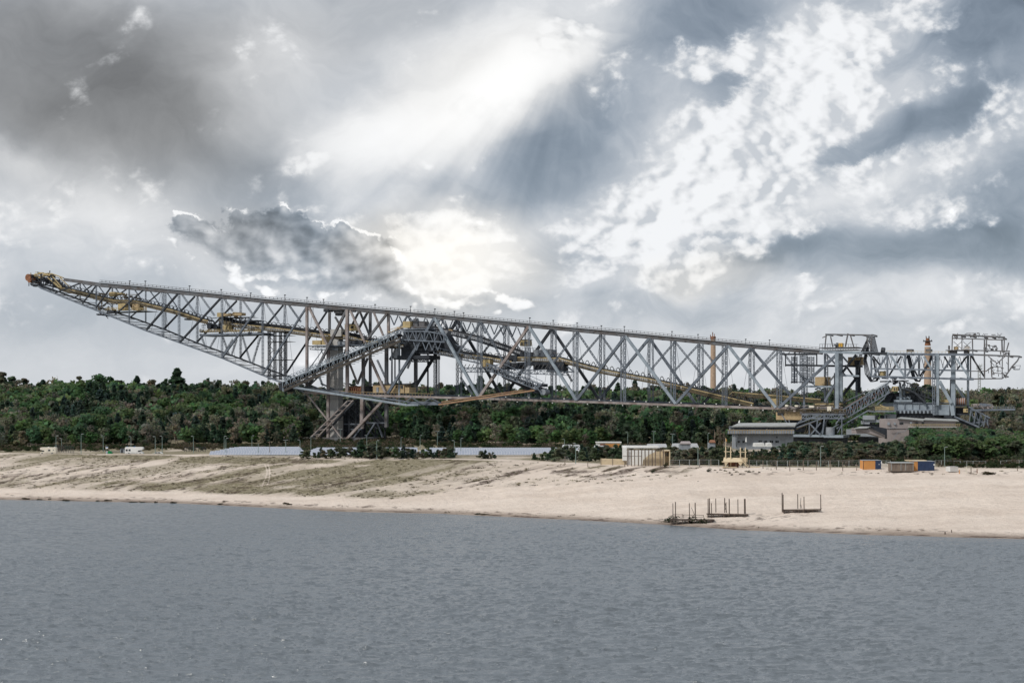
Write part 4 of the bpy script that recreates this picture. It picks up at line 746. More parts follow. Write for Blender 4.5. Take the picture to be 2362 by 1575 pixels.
# lower machinery of the right support
o = part('box_girder', LIGHT, BR, lambda m: (bx(m, 2060, 929, 2152, 946, 3, 12), bx(m, 2152, 933, 2190, 957, 1, 12), bx(m, 2066, 946, 2152, 953, 2, 12), bx(m, 2036, 929, 2062, 943, 5, 12)))
part('girder_ribs', STEEL, o, lambda m: [bx(m, x, 930, x+1.4, 945, 2.6, 3) for x in (2068, 2086, 2104, 2120, 2137)]+[bx(m, 2060, 928, 2190, 930, 2.4, 12.2), bx(m, 2060, 944.6, 2152, 946.5, 2.2, 3)])
part('bogie', DARK, o, lambda m: (bx(m, 2070, 953, 2170, 962, 3, 12), bx(m, 2100, 957, 2210, 966, 5, 12), [bx(m, x, 947, x+4, 953, 1.6, 2) for x in range(2070, 2150, 9)]))
part('tank', YELLOW, BR, lambda m: bx(m, 2170, 921, 2189, 933, 3, 7), label='yellow tank on the box girder')
part('counterweight_drum', RUST, BR, lambda m: (m.tube(P(2204, 926, 5), P(2227, 926, 5), 1.55, n=16),)); part('counterweight_band', PINKW, BR, lambda m: [m.tube(P(2206+i*4.6, 926, 5), P(2208.2+i*4.6, 926, 5), 1.62, n=16) for i in range(5)])
part('winch_room', DARK, BR, lambda m: (bx(m, 2203, 940, 2232, 954, 5, 10), bx(m, 2200, 934, 2234, 937, 2, 10), bx(m, 2196, 954, 2234, 957, 2, 10), lin(m, 2234, 936, 2234, 956, 2, 2)))
o = part('box', YELLOW, BR, lambda m: bx(m, 2222, 942, 2233, 951, 2.5, 5), label='small yellow cab at the right foot'); part('window', GLASS, o, lambda m: bx(m, 2229, 944, 2231.5, 948, 2.4, 2.49))
g3 = part('ascending_gallery', STEEL, BR, lambda m: (trussbeam(m, 1937, 949, 2052, 881, -2, 4, 24, 14, 2), lin(m, 1905, 996, 1935, 978, -2, 2.5), lin(m, 1930, 988, 2002, 947, -2, 3), lin(m, 2002, 947, 2020, 950, -2, 3), lin(m, 2024, 932, 2040, 918, -2, 2.6), lin(m, 2040, 918, 2050, 900, -2, 2), lin(m, 1935, 933, 1998, 903, 5, 1.6), lin(m, 1935, 943, 1998, 913, 5, 1.2)), label='light blue latticed gallery rising right of the right support')
part('belt', BELT, g3, lambda m: (lin(m, 1940, 957, 2050, 892, 1, 20, 9),)); part('belt_edge', RUST, g3, lambda m: (lin(m, 1935, 966, 2040, 902, -1.7, 1.2), lin(m, 1935, 958, 2045, 893, -1.7, 1), lin(m, 1950, 940, 1995, 913, 3, 2)))
part('handrail', LIGHT, g3, lambda m: [lin(m, 1996, 910, 2054, 876, -2.2, 1)]+[lin(m, 1998+i*7, 912-i*4.1, 1998+i*7, 920-i*4.1, -2.2, 1) for i in range(8)])
g4 = part('descending_gallery', DARK, BR, lambda m: (trussbeam(m, 2078, 878, 2150, 902, 2, 8, 18, 9, 1.8), lin(m, 2074, 880, 2078, 895, 2, 3), lin(m, 2085, 895, 2110, 905, 1, 4), lin(m, 2110, 905, 2135, 928, 1, 4), lin(m, 2064, 878, 2096, 878, 4, 2.5), lin(m, 2030, 880, 2056, 879, 4, 3)), label='dark gallery descending behind the right legs')
part('pylon', LIGHT, BR, lambda m: (lin(m, 2076, 888, 2078, 922, 3, 5), lin(m, 2084, 886, 2086, 922, 6, 6), bx(m, 2062, 922, 2104, 927, 2, 10), bx(m, 2068, 914, 2100, 920, 4, 9)))
part('slewing_gear', DARK, BR, lambda m: (bx(m, 2044, 906, 2074, 928, 6, 12), bx(m, 2086, 906, 2130, 928, 6, 12), m.poly([P(2034, 928, 3), P(2050, 912, 3), P(2060, 912, 3), P(2052, 928, 3)], N*4), rig(m, 2040, 2110, 900, 926, 34, 20, 2, 5)))
o = part('cabin', YELLOW, BR, lambda m: bx(m, 2057, 891, 2070.5, 902, 0, 4)); part('window', GLASS, o, lambda m: (bx(m, 2062, 894, 2064.5, 900, -.1, -.01), bx(m, 2067, 894, 2069, 900, -.1, -.01)))
part('rooftop_winch', DARK, BR, lambda m: rig(m, 2059, 2067, 871, 885, 14, 31, 1, 3))
# boom to the right
part('boom', STEEL, BR, lambda m: (lin(m, 2236, 946, 2342, 944, 4, 4.5), lin(m, 2236, 940, 2290, 934, 4, 1.5), lin(m, 2260, 932, 2285, 934, 6, 5), [lin(m, x, 938, x, 945, 4, .9) for x in range(2290, 2342, 6)], lin(m, 2290, 938, 2342, 938, 4, .8)))
part('boom_gravel', PINKW, BR, lambda m: (rig(m, 2240, 2290, 931, 940, 50, 33, 3, 8)))
part('discharge_truss', STEEL, BR, lambda m: (lin(m, 2201, 960, 2259, 985, 0, 3.6), lin(m, 2235, 938, 2284, 964, 0, 2.6), lin(m, 2196, 958, 2262, 988, 5, 3), [lin(m, 2240+i*11, 943+i*6, 2236+i*11, 972+i*4, 0, 2) for i in range(4)], [lin(m, 2240+i*11, 943+i*6, 2248+i*11, 977+i*3, 3, 1.6) for i in range(4)], lin(m, 2244, 975, 2278, 973, 1, 3), lin(m, 2278, 958, 2278, 980, 1, 3), lin(m, 2236, 955, 2265, 972, 1, 2), lin(m, 2259, 985, 2284, 962, 1, 2)))
part('discharge_belt', DARK, BR, lambda m: (lin(m, 2180, 958, 2255, 984, 3, 20, 8), rig(m, 2236, 2276, 945, 975, 44, 34, 3, 8)))
# operations deck left of the right support
o = part('operations_deck', CHORD, BR, lambda m: (bx(m, 1811, 944, 1860, 948, -2, 14), bx(m, 1845, 950, 1952, 955, -3, 10), bx(m, 1850, 940, 1940, 943, 0, 12)))
part('railing', BROWN, o, lambda m: [lin(m, 1795, y, 1850, y, -2.2, .8) for y in (945, 949)]+[lin(m, x, 942, x, 953, -2.2, .9) for x in range(1797, 1952, 3)]+[lin(m, 1850, 943, 1952, 946, -3.2, 1), lin(m, 1850, 950, 1952, 951, -3.2, 1)])
part('deck_clutter', PINKW, o, lambda m: (rig(m, 1800, 1945, 934, 950, 90, 22, -3, 8), bx(m, 1800, 943, 1945, 944, -2, 7)))
for (a_, b_, c_, d_) in ((1908, 937, 1917, 948), (1866, 935, 1877, 940), (1811, 933, 1817, 938), (1833, 934, 1840, 938)): part('switch_box', CREAM, o, lambda m: bx(m, a_, b_, c_, d_, -3.5, -1))
part('cable_debris', BROWN, o, lambda m: rig(m, 1880, 1955, 942, 956, 60, 23, -4, 2))
o = part('control_house', TAN, BR, lambda m: bx(m, 1790, 949, 1849, 968, -1, 8)); part('window', GLASS, o, lambda m: (bx(m, 1793, 950, 1808, 957, -1.3, -1.02),)); part('roof', DARK, o, lambda m: bx(m, 1789, 947.5, 1850, 949, -1.4, 8.2))
part('tank', YELLOW, BR, lambda m: bx(m, 1779, 919, 1793, 939, 4, 8), label='tan cabinet at the end of the bottom chord')
part('support_frame', STEEL, BR, lambda m: (trussbeam(m, 1850, 956, 1948, 956, -4, 6, 9, 10, 2), lin(m, 1834, 979, 1890, 957, -4, 3), lin(m, 1838, 986, 1893, 966, -4, 2.6), lin(m, 1813, 998, 1850, 968, -4, 3), lin(m, 1866, 975, 1893, 1003, -5, 3), lin(m, 1893, 975, 1868, 1005, -5, 3), lin(m, 1867, 975, 1867, 1005, -4, 2.6), lin(m, 1886, 968, 1882, 1004, -4, 2.6), lin(m, 1903, 956, 1897, 1003, -4, 3), lin(m, 1912, 958, 1893, 1000, -3, 2.6), lin(m, 1928, 978, 1942, 958, -4, 2.6), lin(m, 1942, 956, 1942, 1003, -4, 2.2), lin(m, 1932, 998, 1942, 980, -4, 2), lin(m, 1820, 968, 1824, 990, -3, 2), lin(m, 1803, 955, 1824, 990, -3, 2)))
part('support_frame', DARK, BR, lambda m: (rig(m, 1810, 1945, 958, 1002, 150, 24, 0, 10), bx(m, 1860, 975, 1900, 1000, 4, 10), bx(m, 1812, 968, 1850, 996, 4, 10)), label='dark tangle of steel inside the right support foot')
part('belt_rack', BROWN, BR, lambda m: [lin(m, 1836+i*3, 990-i*1.5, 1880+i*2, 972-i, -3+i*.5, 1.8) for i in range(7)]+[lin(m, 1856+i*5, 1000, 1862+i*5, 984, -2, 2) for i in range(4)])
part('foot_deck', LIGHT, BR, lambda m: (bx(m, 1806, 1003, 1900, 1007, -5, 10), bx(m, 1900, 1004, 1945, 1009, -5, 8))); part('tank', GREYW, BR, lambda m: m.tube(P(1915, 1003, -2), P(1915, 985, -2), 2.0, n=18), label='grey round tank on the foot deck')
part('crawler', DARK, BR, lambda m: (bx(m, 1815, 1008, 1945, 1024, -2, 8), bx(m, 1980, 1008, 2070, 1030, 2, 10), bx(m, 2096, 1000, 2200, 1030, 6, 12)))
part('bogie', GREYW, BR, lambda m: (bx(m, 1990, 958, 2018, 968, -3, 4), bx(m, 1986, 970, 2006, 978, -2, 4), bx(m, 2006, 968, 2040, 974, -2, 4), bx(m, 2040, 955, 2066, 972, 0, 6), bx(m, 2020, 946, 2066, 950, -3, 4), bx(m, 1952, 990, 1990, 1002, -4, 2), bx(m, 1985, 998, 2020, 1006, -5, 0)), label='grey bogie housings under the gallery foot')
part('bogie_gear', DARK, BR, lambda m: (rig(m, 1950, 2066, 956, 984, 70, 25, -3, 6), bx(m, 2030, 958, 2064, 966, 2, 8), bx(m, 1990, 978, 2040, 986, 0, 6)))
part('railing', YELLOW, BR, lambda m: [lin(m, 2020, y, 2062, y+2, -3.4, 1) for y in (938, 942)]+[lin(m, x, 937, x, 946, -3.4, 1) for x in range(2020, 2064, 3)]+[lin(m, 2030, 934, 2050, 942, -3.4, 1.6)])
# pinkish machine buildings attached low on the right foot

# ================================================================== buildings and other things on the plateau
def fbx(mb, x0, y0, x1, y1, Y, d, sink=0):      # world-aligned box whose front face stands at distance Y
    a = atY(x0, y1, Y); b_ = atY(x1, y0, Y)
    z0 = a.z-sink
    mb.quad8([(a.x, Y, z0), (b_.x, Y, z0), (b_.x, Y+d, z0), (a.x, Y+d, z0), (a.x, Y, b_.z), (b_.x, Y, b_.z), (b_.x, Y+d, b_.z), (a.x, Y+d, b_.z)]); return mb
def fl(mb, x0, y0, x1, y1, Y, w_, h=None):
    k = Y/FP; mb.bar(atY(x0, y0, Y), atY(x1, y1, Y), w_*k, (h or w_)*k); return mb
def thing(name, px, Y, label, cat, group=None): 
    g = G(px, Y); return empty(name, g, label, cat, group)
# two-storey grey building
Yb = 570.
B = thing('office_building', 1745, Yb, 'grey two-storey building with a full-length balcony, left of the bridge foot', 'building')
w_ = part('wall', GREYW, B, lambda m: (fbx(m, 1694, 984, 1830, 1000, Yb, 14), fbx(m, 1701, 1000, 1830, 1036, Yb-.8, 14)))
part('roof', ROOFL, B, lambda m: m.poly([atY(1689, 985, Yb-2), atY(1834, 984.5, Yb-2), atY(1838, 977.5, Yb+14), atY(1704, 978, Yb+14)], (0, 0, .5)))
part('roof_edge', DARK, B, lambda m: fbx(m, 1690, 985.3, 1834, 987, Yb-1.8, 12))
o = part('balcony', GREYW, B, lambda m: fbx(m, 1679, 992, 1832, 1000, Yb-3.5, .2)); part('deck', DARK, o, lambda m: fbx(m, 1679, 1000, 1832, 1001.5, Yb-3.5, 3))
part('handrail', TAN, o, lambda m: (fbx(m, 1679, 991, 1832, 992, Yb-3.6, .3), [fbx(m, x, 992, x+.7, 1000.5, Yb-3.65, .1) for x in range(1682, 1832, 6)]))
part('stilt', DARK, B, lambda m: (fl(m, 1686, 1000, 1686, 1030, Yb-3, 1.2), fl(m, 1698, 1000, 1698, 1030, Yb-3, 1.2)))
for (x0, y0, x1, y1, Y) in ((1697, 986.5, 1700, 991.5, Yb), (1718, 986.5, 1727, 991.5, Yb), (1771, 986.5, 1775, 991.5, Yb), (1777, 986.5, 1785, 991.5, Yb), (1749, 1016, 1758, 1021, Yb-.8), (1763, 1016, 1770, 1021, Yb-.8), (1775, 1016, 1784, 1021, Yb-.8), (1788, 1016, 1797, 1021, Yb-.8), (1712, 1016, 1722, 1021, Yb-.8), (1701, 1016, 1708, 1021, Yb-.8)):
    f = part('window', GREYW, B, lambda m: [fbx(m, a, y0, a+.5, y1, Y-.12, .1) for a in (x0, (x0+x1)/2, x1-.5)]+[fbx(m, x0, y0-.5, x1, y0, Y-.12, .1), fbx(m, x0, y1, x1, y1+.5, Y-.12, .1)]); part('pane', GLASS, f, lambda m: fbx(m, x0, y0, x1, y1, Y-.04, .03))
part('door', CREAM, B, lambda m: fbx(m, 1767, 988, 1771, 992, Yb-.1, .08)); part('porthole', DARK, B, lambda m: m.tube(atY(1792, 1008, Yb-.9), atY(1792, 1008, Yb-.8), .32)); part('chimney_pipe', WHITE, B, lambda m: (fl(m, 1706, 969, 1706, 978, Yb+8, 1.6), fl(m, 1705, 971, 1705, 975, Yb+7.8, 3)))
o = thing('closed_parasol', 1721, Yb-12, 'closed white parasol in front of the grey two-storey building', 'parasol'); part('cover', WHITE, o, lambda m: m.tube(atY(1721, 1019, Yb-12), atY(1721, 1008, Yb-12), .35, .12)); part('pole', GALV, o, lambda m: m.tube(G(1721, Yb-12), atY(1721, 1019, Yb-12), .05))
for i, (x0, x1, lb) in enumerate(((1741, 1765, 'white marquee roof low in front of the grey building, left one'), (1770, 1782, 'small pointed white marquee roof low in front of the grey building'))):
    o = thing('marquee', (x0+x1)/2, Yb-20, lb, 'marquee'); part('roof', WHITE, o, lambda m: m.poly([atY(x0, 1030, Yb-20), atY(x1, 1030, Yb-20), atY(x1-3, 1021, Yb-20), atY(x0+1, 1022, Yb-20)], (0, 5, 0))); part('pole', GALV, o, lambda m: [m.tube(G(x, Yb-20), atY(x, 1030, Yb-20), .05) for x in (x0+1, x1-1)])
# pink machine buildings at the right foot
Yp = 585.
B = thing('machine_building', 2120, Yp, 'pinkish two-level building with pale shed roof and yellow balcony under the right bridge foot', 'building')
part('wall', PINKW, B, lambda m: (fbx(m, 2046, 966, 2107, 988, Yp, 12), fbx(m, 2107, 970, 2204, 984, Yp+1.2, 10), fbx(m, 2044, 988, 2097, 1032, Yp+.3, 12)))
part('roof', ROOFL, B, lambda m: (m.poly([atY(2070, 965.5, Yp-1), atY(2130, 971, Yp-1), atY(2140, 968, Yp+13), atY(2078, 963.5, Yp+13)], (0, 0, .35)), m.poly([atY(2128, 969, Yp-.5), atY(2212, 972, Yp-.5), atY(2205, 968.5, Yp+12), atY(2135, 965.5, Yp+12)], (0, 0, .35))))
o = part('balcony', CONC, B, lambda m: fbx(m, 2098, 984, 2216, 986, Yp-2.5, 4)); part('railing', YELLOW, o, lambda m: (fbx(m, 2099, 978, 2216, 979, Yp-2.6, .1), [fbx(m, x, 979, x+.8, 984, Yp-2.6, .1) for x in range(2100, 2216, 4)]))
f = part('window', DARK, B, lambda m: [fbx(m, x, 973.5, x+.6, 979, Yp-.14, .1) for x in (2075, 2079, 2083)]); part('pane', GLASS, f, lambda m: fbx(m, 2075, 974, 2083, 979, Yp-.05, .03))
for x in (2112, 2126): part('window', GLASS, B, lambda m: fbx(m, x, 973, x+6, 978, Yp+1.1, .08))
part('vent', GREYW, B, lambda m: (m.tube(atY(2050, 977, Yp-.5), atY(2050, 977, Yp), .6, n=14), m.tube(atY(2064, 977, Yp-.5), atY(2064, 977, Yp), .5, n=14), m.tube(atY(2101, 975, Yp-.5), atY(2101, 975, Yp), .45, n=14)))
part('stair', GREYW, B, lambda m: (fl(m, 2060, 1013, 2072, 996, Yp-1, 1), fl(m, 2072, 996, 2085, 996, Yp-1, 1), fl(m, 2085, 996, 2096, 986, Yp-1, 1), fl(m, 2050, 988, 2070, 986, Yp-1, 1.2)))
part('gap_shade_block', DARK, B, lambda m: fbx(m, 2097.5, 987, 2125, 1030, Yp+4, 5)); part('pier', CONC, B, lambda m: fbx(m, 2106, 990, 2112, 1030, Yp, 3))  # dark block stands in for the shade in the opening behind the pier
B = thing('machine_shed', 2010, 570, 'low pinkish shed with a pale gabled roof beside the bridge foot', 'shed')
part('wall', PINKW, B, lambda m: (m.poly([atY(1974, 990, 570), atY(2042, 1010, 570), atY(2042, 1002, 570), atY(2016, 989, 570), atY(1975, 988, 570), ][::-1], (0, 8, 0)), fbx(m, 1975, 990, 2010, 1000, 570.5, 8)))
part('roof', ROOFL, B, lambda m: m.poly([atY(1970, 989, 569), atY(2000, 988, 569), atY(2010, 985, 580), atY(1984, 985, 580)], (0, 0, .3)))
part('roof_edge', DARK, B, lambda m: (fl(m, 2005, 985, 2046, 1004, 569.3, 2.5), fl(m, 1975, 989, 2015, 989, 569.6, 1)))
part('chute', DARK, B, lambda m: m.poly([atY(2008, 981, 574), atY(2046, 988, 574), atY(2046, 1012, 574), atY(2030, 998, 574)], (0, 3, 0)))
# chimneys
for (x, y0, y1, wt_, wb, Yc, lb, crown) in ((1645, 778, 892, 11, 14, 1150, 'tall slim brick chimney behind the truss, left of the grey building', 0), (2140, 800, 925, 14, 19, 1150, 'brick chimney with a dark gallery ring seen through the right-hand girder', 1)):
    k = Yc/FP; b0 = atY(x, y1+30, Yc); t0 = atY(x, y0, Yc)
    B = empty('brick_chimney', (b0.x, b0.y, b0.z), lb, 'chimney', 'brick chimneys beyond the bridge')
    part('shaft', BRICK, B, lambda m: m.tube(b0, t0, wb*k/2, wt_*k/2, n=20))
    if crown:
        part('crown', RUST, B, lambda m: (m.tube(atY(x, 797, Yc), atY(x, 785, Yc), 7*k, 5*k, n=16), m.tube(atY(x, 785, Yc), atY(x, 780, Yc), 3.6*k, 4.6*k, n=16)))
        part('gallery', DARK, B, lambda m: (m.tube(atY(x, 788, Yc), atY(x, 786, Yc), 10.5*k, n=16), [m.tube(atY(x+dx, 787, Yc), atY(x+dx, 783, Yc), .7*k) for dx in (-9, -4, 4, 9)], m.tube(atY(x-3, 780, Yc), atY(x-4, 775, Yc), 1*k), m.tube(atY(x+3, 780, Yc), atY(x+3, 775, Yc), 1.3*k)))
    else:
        part('crown', RUST, B, lambda m: (m.tube(atY(x, 782, Yc), atY(x, 776, Yc), 6.2*k, n=16), m.tube(atY(x-1, 778, Yc), atY(x-1, 766, Yc), 1*k), m.tube(atY(x-6, 780, Yc), atY(x-6, 772, Yc), .9*k), m.tube(atY(x+3, 778, Yc), atY(x+3, 770, Yc), .8*k)))
Ym = 1250.; o = empty('radio_mast', G(2259, Ym), 'thin grey lattice mast above the forest behind the right end frame', 'mast')
part('tower', GALV, o, lambda m: (lattice(m, atY(2259, 920, Ym), atY(2259, 842, Ym), 5*Ym/FP, .3), [fl(m, 2252, y, 2266, y, Ym, 1.5) for y in (843, 851)]+[fl(m, x, 838, x, 852, Ym, .8) for x in (2253, 2259, 2265)]))
# ---- motorhomes
def motorhome(name, px0, px1, pyb, H, Y, label, cm, mirror=False):
    L = (px1-px0)/FP*Y; x0 = (px0-1181)/FP*Y; z0 = atY(0, pyb, Y).z; B = empty(name, (x0, Y, z0), label, 'motorhome', 'motorhomes on the bank')
    q = lambda u, z, y=0: (x0+(L*(1-u) if mirror else L*u), Y+y, z0+H*z)
    def bodyf(m):
        pts = [(0, .16), (0, .93), (.04, 1), (.93, 1), (1.0, .9), (1.0, .72), (.965, .62), (.86, .60), (.83, .56), (.90, .36), (.985, .30), (1.0, .16)]
        m.poly([q(*p) for p in (pts[::-1] if not mirror else pts)], (0, 2.3, 0))
    body = part('body', cm, B, bodyf)
    for (a, b_, c, d) in (((.04, .16, .45, .72), (.20, .32, .45, .72)) if not mirror else ((.33, .48, .45, .70), (.10, .17, .55, .66))):
        f = part('window', GREYW, B, lambda m: m.poly([q(a, c, -.03), q(b_, c, -.03), q(b_, d, -.03), q(a, d, -.03)], (0, .04, 0))); part('pane', GLASS, f, lambda m: m.poly([q(a+.012, c+.03, -.05), q(b_-.012, c+.03, -.05), q(b_-.012, d-.03, -.05), q(a+.012, d-.03, -.05)], (0, .03, 0)))
    part('windscreen', GLASS, B, lambda m: m.poly([q(.72, .38, -.04), q(.89, .38, -.04), q(.85, .55, -.04), q(.74, .55, -.04)], (0, 2.36, 0)))
    part('door', cm, B, lambda m: m.poly([q(.55, .2, -.05), q(.64, .2, -.05), q(.64, .85, -.05), q(.55, .85, -.05)], (0, .06, 0)))
    for u in (.22, .86):
        w2 = part('wheel', TYRE, B, lambda m: m.tube(q(u, .12, -.06), q(u, .12, .2), H*.12, n=14)); part('rim', GALV, w2, lambda m: m.tube(q(u, .12, -.09), q(u, .12, -.05), H*.06, n=12))
    part('roof_box', SIGNB if not mirror else WHITE, B, lambda m: (m.box(q(.5, 1.03, 1), (L*.08, .8, H*.07)), m.box(q(.1, 1.03, 1), (L*.06, .6, H*.05))))
    part('trim', GREYW, B, lambda m: m.poly([q(.02, .24, -.02), q(.7, .24, -.02), q(.7, .27, -.02), q(.02, .27, -.02)], (0, .03, 0)))
    return B
motorhome('motorhome', 288, 329, 1048.5, 3.05, 563, 'white motorhome with an overcab bed and two square side windows, nose to the right', WHITE)
motorhome('motorhome', 92, 128, 1047.5, 2.75, 563, 'cream motorhome facing left behind the crest at the far left', CREAM, True)
Yc = 564.; x0, x1 = 350, 374; z0 = atY(0, 1050.5, Yc).z; xa = (x0-1181)/FP*Yc; L = (x1-x0)/FP*Yc
B = empty('parked_car', (xa, Yc, z0), 'white estate car parked right of the white motorhome', 'car')
part('body', WHITE, B, lambda m: m.poly([(xa+L*a, Yc, z0+b_) for a, b_ in ((0, .3), (.02, .85), (.22, .95), (.34, 1.42), (.78, 1.45), (.95, .95), (1, .85), (1, .3))][::-1], (0, 1.75, 0)))
part('window', GLASS, B, lambda m: (m.poly([(xa+L*a, Yc-.02, z0+b_) for a, b_ in ((.26, .96), (.36, 1.34), (.54, 1.36), (.54, .96))][::-1], (0, 1.79, 0)), m.poly([(xa+L*a, Yc-.02, z0+b_) for a, b_ in ((.57, .96), (.57, 1.36), (.76, 1.36), (.87, .96))][::-1], (0, 1.79, 0))))
for u in (.2, .82): part('wheel', TYRE, B, lambda m: m.tube((xa+L*u, Yc-.05, z0+.32), (xa+L*u, Yc+.2, z0+.32), .32, n=14))
# ---- small items beside the motorhomes
def simple(name, label, cat, px, Y, fns, group=None):
    B = thing(name, px, Y, label, cat, group)
    for (n, m_, f) in fns: part(n, m_, B, f)
    return B
simple('waste_container', 'green waste container beside a white box left of the white motorhome', 'container', 253, 566, [('bin', GREENP, lambda m: m.poly([atY(249, 1049, 566), atY(258, 1049, 566), atY(257, 1043, 566), atY(254, 1041, 566), atY(249, 1041, 566)], (0, 1.6, 0))), ('lid', GREENP, lambda m: fbx(m, 248.5, 1040, 255, 1041, 565.9, 1.8)), ('leg', DARK, lambda m: fbx(m, 250, 1048.6, 251, 1051, 566.2, .4))])
simple('ticket_machine', 'white ticket box just left of the green waste container', 'box', 246.5, 566, [('cabinet', WHITE, lambda m: fbx(m, 244.5, 1041, 248, 1050, 566, .6)), ('panel', SIGNB, lambda m: fbx(m, 245.2, 1042.5, 247.3, 1044.5, 565.9, .08))])
simple('parking_sign', 'blue and white sign on a post above the green waste container', 'sign', 246, 565, [('post', GALV, lambda m: fl(m, 244.5, 1026, 244.5, 1050, 565, .6)), ('board', WHITE, lambda m: fbx(m, 243.5, 1030, 249, 1034.5, 564.8, .1)), ('stripe', SIGNB, lambda m: fbx(m, 244, 1030.3, 248.5, 1031.6, 564.72, .06))])
simple('grey_cabinet', 'dark grey cabinet standing directly left of the white motorhome', 'cabinet', 282, 575, [('wall', GREYW, lambda m: fbx(m, 277, 1035, 288, 1049, 575, 2.5, 1)), ('roof', DARK, lambda m: fbx(m, 276.5, 1034, 288.5, 1035, 574.8, 2.9)), ('door', DARK, lambda m: fbx(m, 279, 1037, 283, 1049, 574.9, .08))])
simple('timber_stack', 'low grey stack of boards behind the green waste container', 'stack', 267, 585, [('boards', CHORD, lambda m: [fbx(m, 259, 1041+i*1.6, 276, 1042+i*1.6, 585, 1.2) for i in range(4)])])
def mesh_fence(name, pts, Y, h_px, label, m_=GALV, step=6, group='wire fences along the bank', wires=5, pm=None):
    B = thing(name, pts[0][0], Y if not isinstance(Y, (list, tuple)) else Y[0], label, 'fence', group)
    for j, (a, b_) in enumerate(zip(pts[:-1], pts[1:])):
        Ya, Yb_ = (Y, Y) if not isinstance(Y, (list, tuple)) else (Y[j], Y[j+1])
        n = max(1, int(abs(b_[0]-a[0])/step))
        for i in range(n+1):
            f = i/n; px = a[0]+(b_[0]-a[0])*f; yy = Ya+(Yb_-Ya)*f; g = G(px, yy, -.3); H = h_px*yy/FP
            if i < n or j == len(pts)-2: part('post', pm or m_, B, lambda m: m.bar(g, g+Vector((0, 0, H+.3)), .12))
        def wr(m):
            for q in range(wires+1):
                H = h_px*Ya/FP*q/wires; L = n
                for i in range(n):
                    f0, f1 = i/n, (i+1)/n
                    m.bar(G(a[0]+(b_[0]-a[0])*f0, Ya+(Yb_-Ya)*f0, H), G(a[0]+(b_[0]-a[0])*f1, Ya+(Yb_-Ya)*f1, H), .07 if q == wires else .035)
        part('wire_mesh', m_, B, wr)
    return B
mesh_fence('wire_fence', [(126, 0), (150, 0), (170, 0)], [590, 585, 575], 16, 'stepped grey fence running down a bank right of the cream motorhome', DARK, 4, wires=7)
mesh_fence('wire_fence', [(425, 0), (474, 0)], 590, 11, 'short dark mesh fence left of the solar panels', DARK, 5, wires=9)
mesh_fence('wire_fence', [(1240, 0), (1372, 0)], 500, 9, 'low wire fence with pale posts in front of the small saplings', GALV, 4, wires=3)
mesh_fence('wire_fence', [(1545, 0), (1658, 0)], 449, 16, 'temporary site fence between the pavilion and the wooden play ship', GALV, 22, wires=4)
mesh_fence('wire_fence', [(1722, 0), (1982, 0)], 450, 15, 'temporary site fence between the wooden play ship and the orange container', GALV, 22, wires=4)
mesh_fence('wire_fence', [(2157, 0), (2274, 0)], 450, 14, 'grey site fence right of the navy container', GALV, 14, wires=4)
mesh_fence('wire_fence', [(2308, 0), (2380, 0)], 450, 14, 'grey site fence at the right edge of the photo', GALV, 14, wires=4)
mesh_fence('wire_fence', [(2034, 0), (2054, 0)], 452, 13, 'short piece of fence between the two containers and the grey hut', GALV, 8, wires=4)
# wooden posts along the crest
wp = [(1303, 1069, 1052), (1356, 1073, 1060), (1413, 1073, 1058), (1441, 1075, 1060), (1552, 1074, 1056), (1614, 1076, 1058), (1640, 1074, 1057), (1698, 1077, 1058), (1729, 1078, 1060), (1760, 1079, 1060), (1791, 1080, 1059), (1822, 1081, 1058), (1853, 1081, 1058), (1883, 1081, 1060), (1915, 1081, 1059), (1944, 1082, 1061), (1976, 1082, 1068)]
for i, (x, yb, yt) in enumerate(wp):
    Y = FP*20/(yb-HZ); g = G(x, Y); H = (yb-yt)/FP*Y
    mb = MB().tube(g-Vector((0, 0, .5)), g+Vector((random.uniform(-.05, .05), 0, H)), .13, .11, n=7); o = mb.build('fence_post', GREYP)
    w0 = 'in front of the pine thicket' if x < 1430 else ('by the slatted pavilion' if x < 1560 else ('by the wooden play ship' if x < 1735 else 'on the crest right of the play ship'))
    ordn = ['first', 'second', 'third', 'fourth', 'fifth', 'sixth', 'seventh', 'eighth', 'ninth', 'tenth', 'eleventh', 'twelfth', 'thirteenth', 'fourteenth', 'fifteenth', 'sixteenth', 'seventeenth']
    tag(o, 'weathered wooden post %s, %s post from the left' % (w0, ordn[i]), 'post', 'wooden posts along the crest')
for i, (x, yb, yt, m_, lb) in enumerate(((595.6, 1051, 1022, LAMPP, 'plain green-grey pole in front of the solar panels, left one'), (622, 1052, 1017, GREYP, 'plain brown pole in front of the solar panels, right one'), (1648, 1030, 990, GREYP, 'tall thin bare pole above the pines left of the grey building'), (1670, 1030, 995, GREYP, 'thin pole close to the left end of the balcony'))):
    Y = 545 if yb > 1040 else 600; g = G(x, Y); o = MB().tube(g, atY(x, yt, Y), .14, .09, n=6).build('pole', m_); tag(o, lb, 'pole')
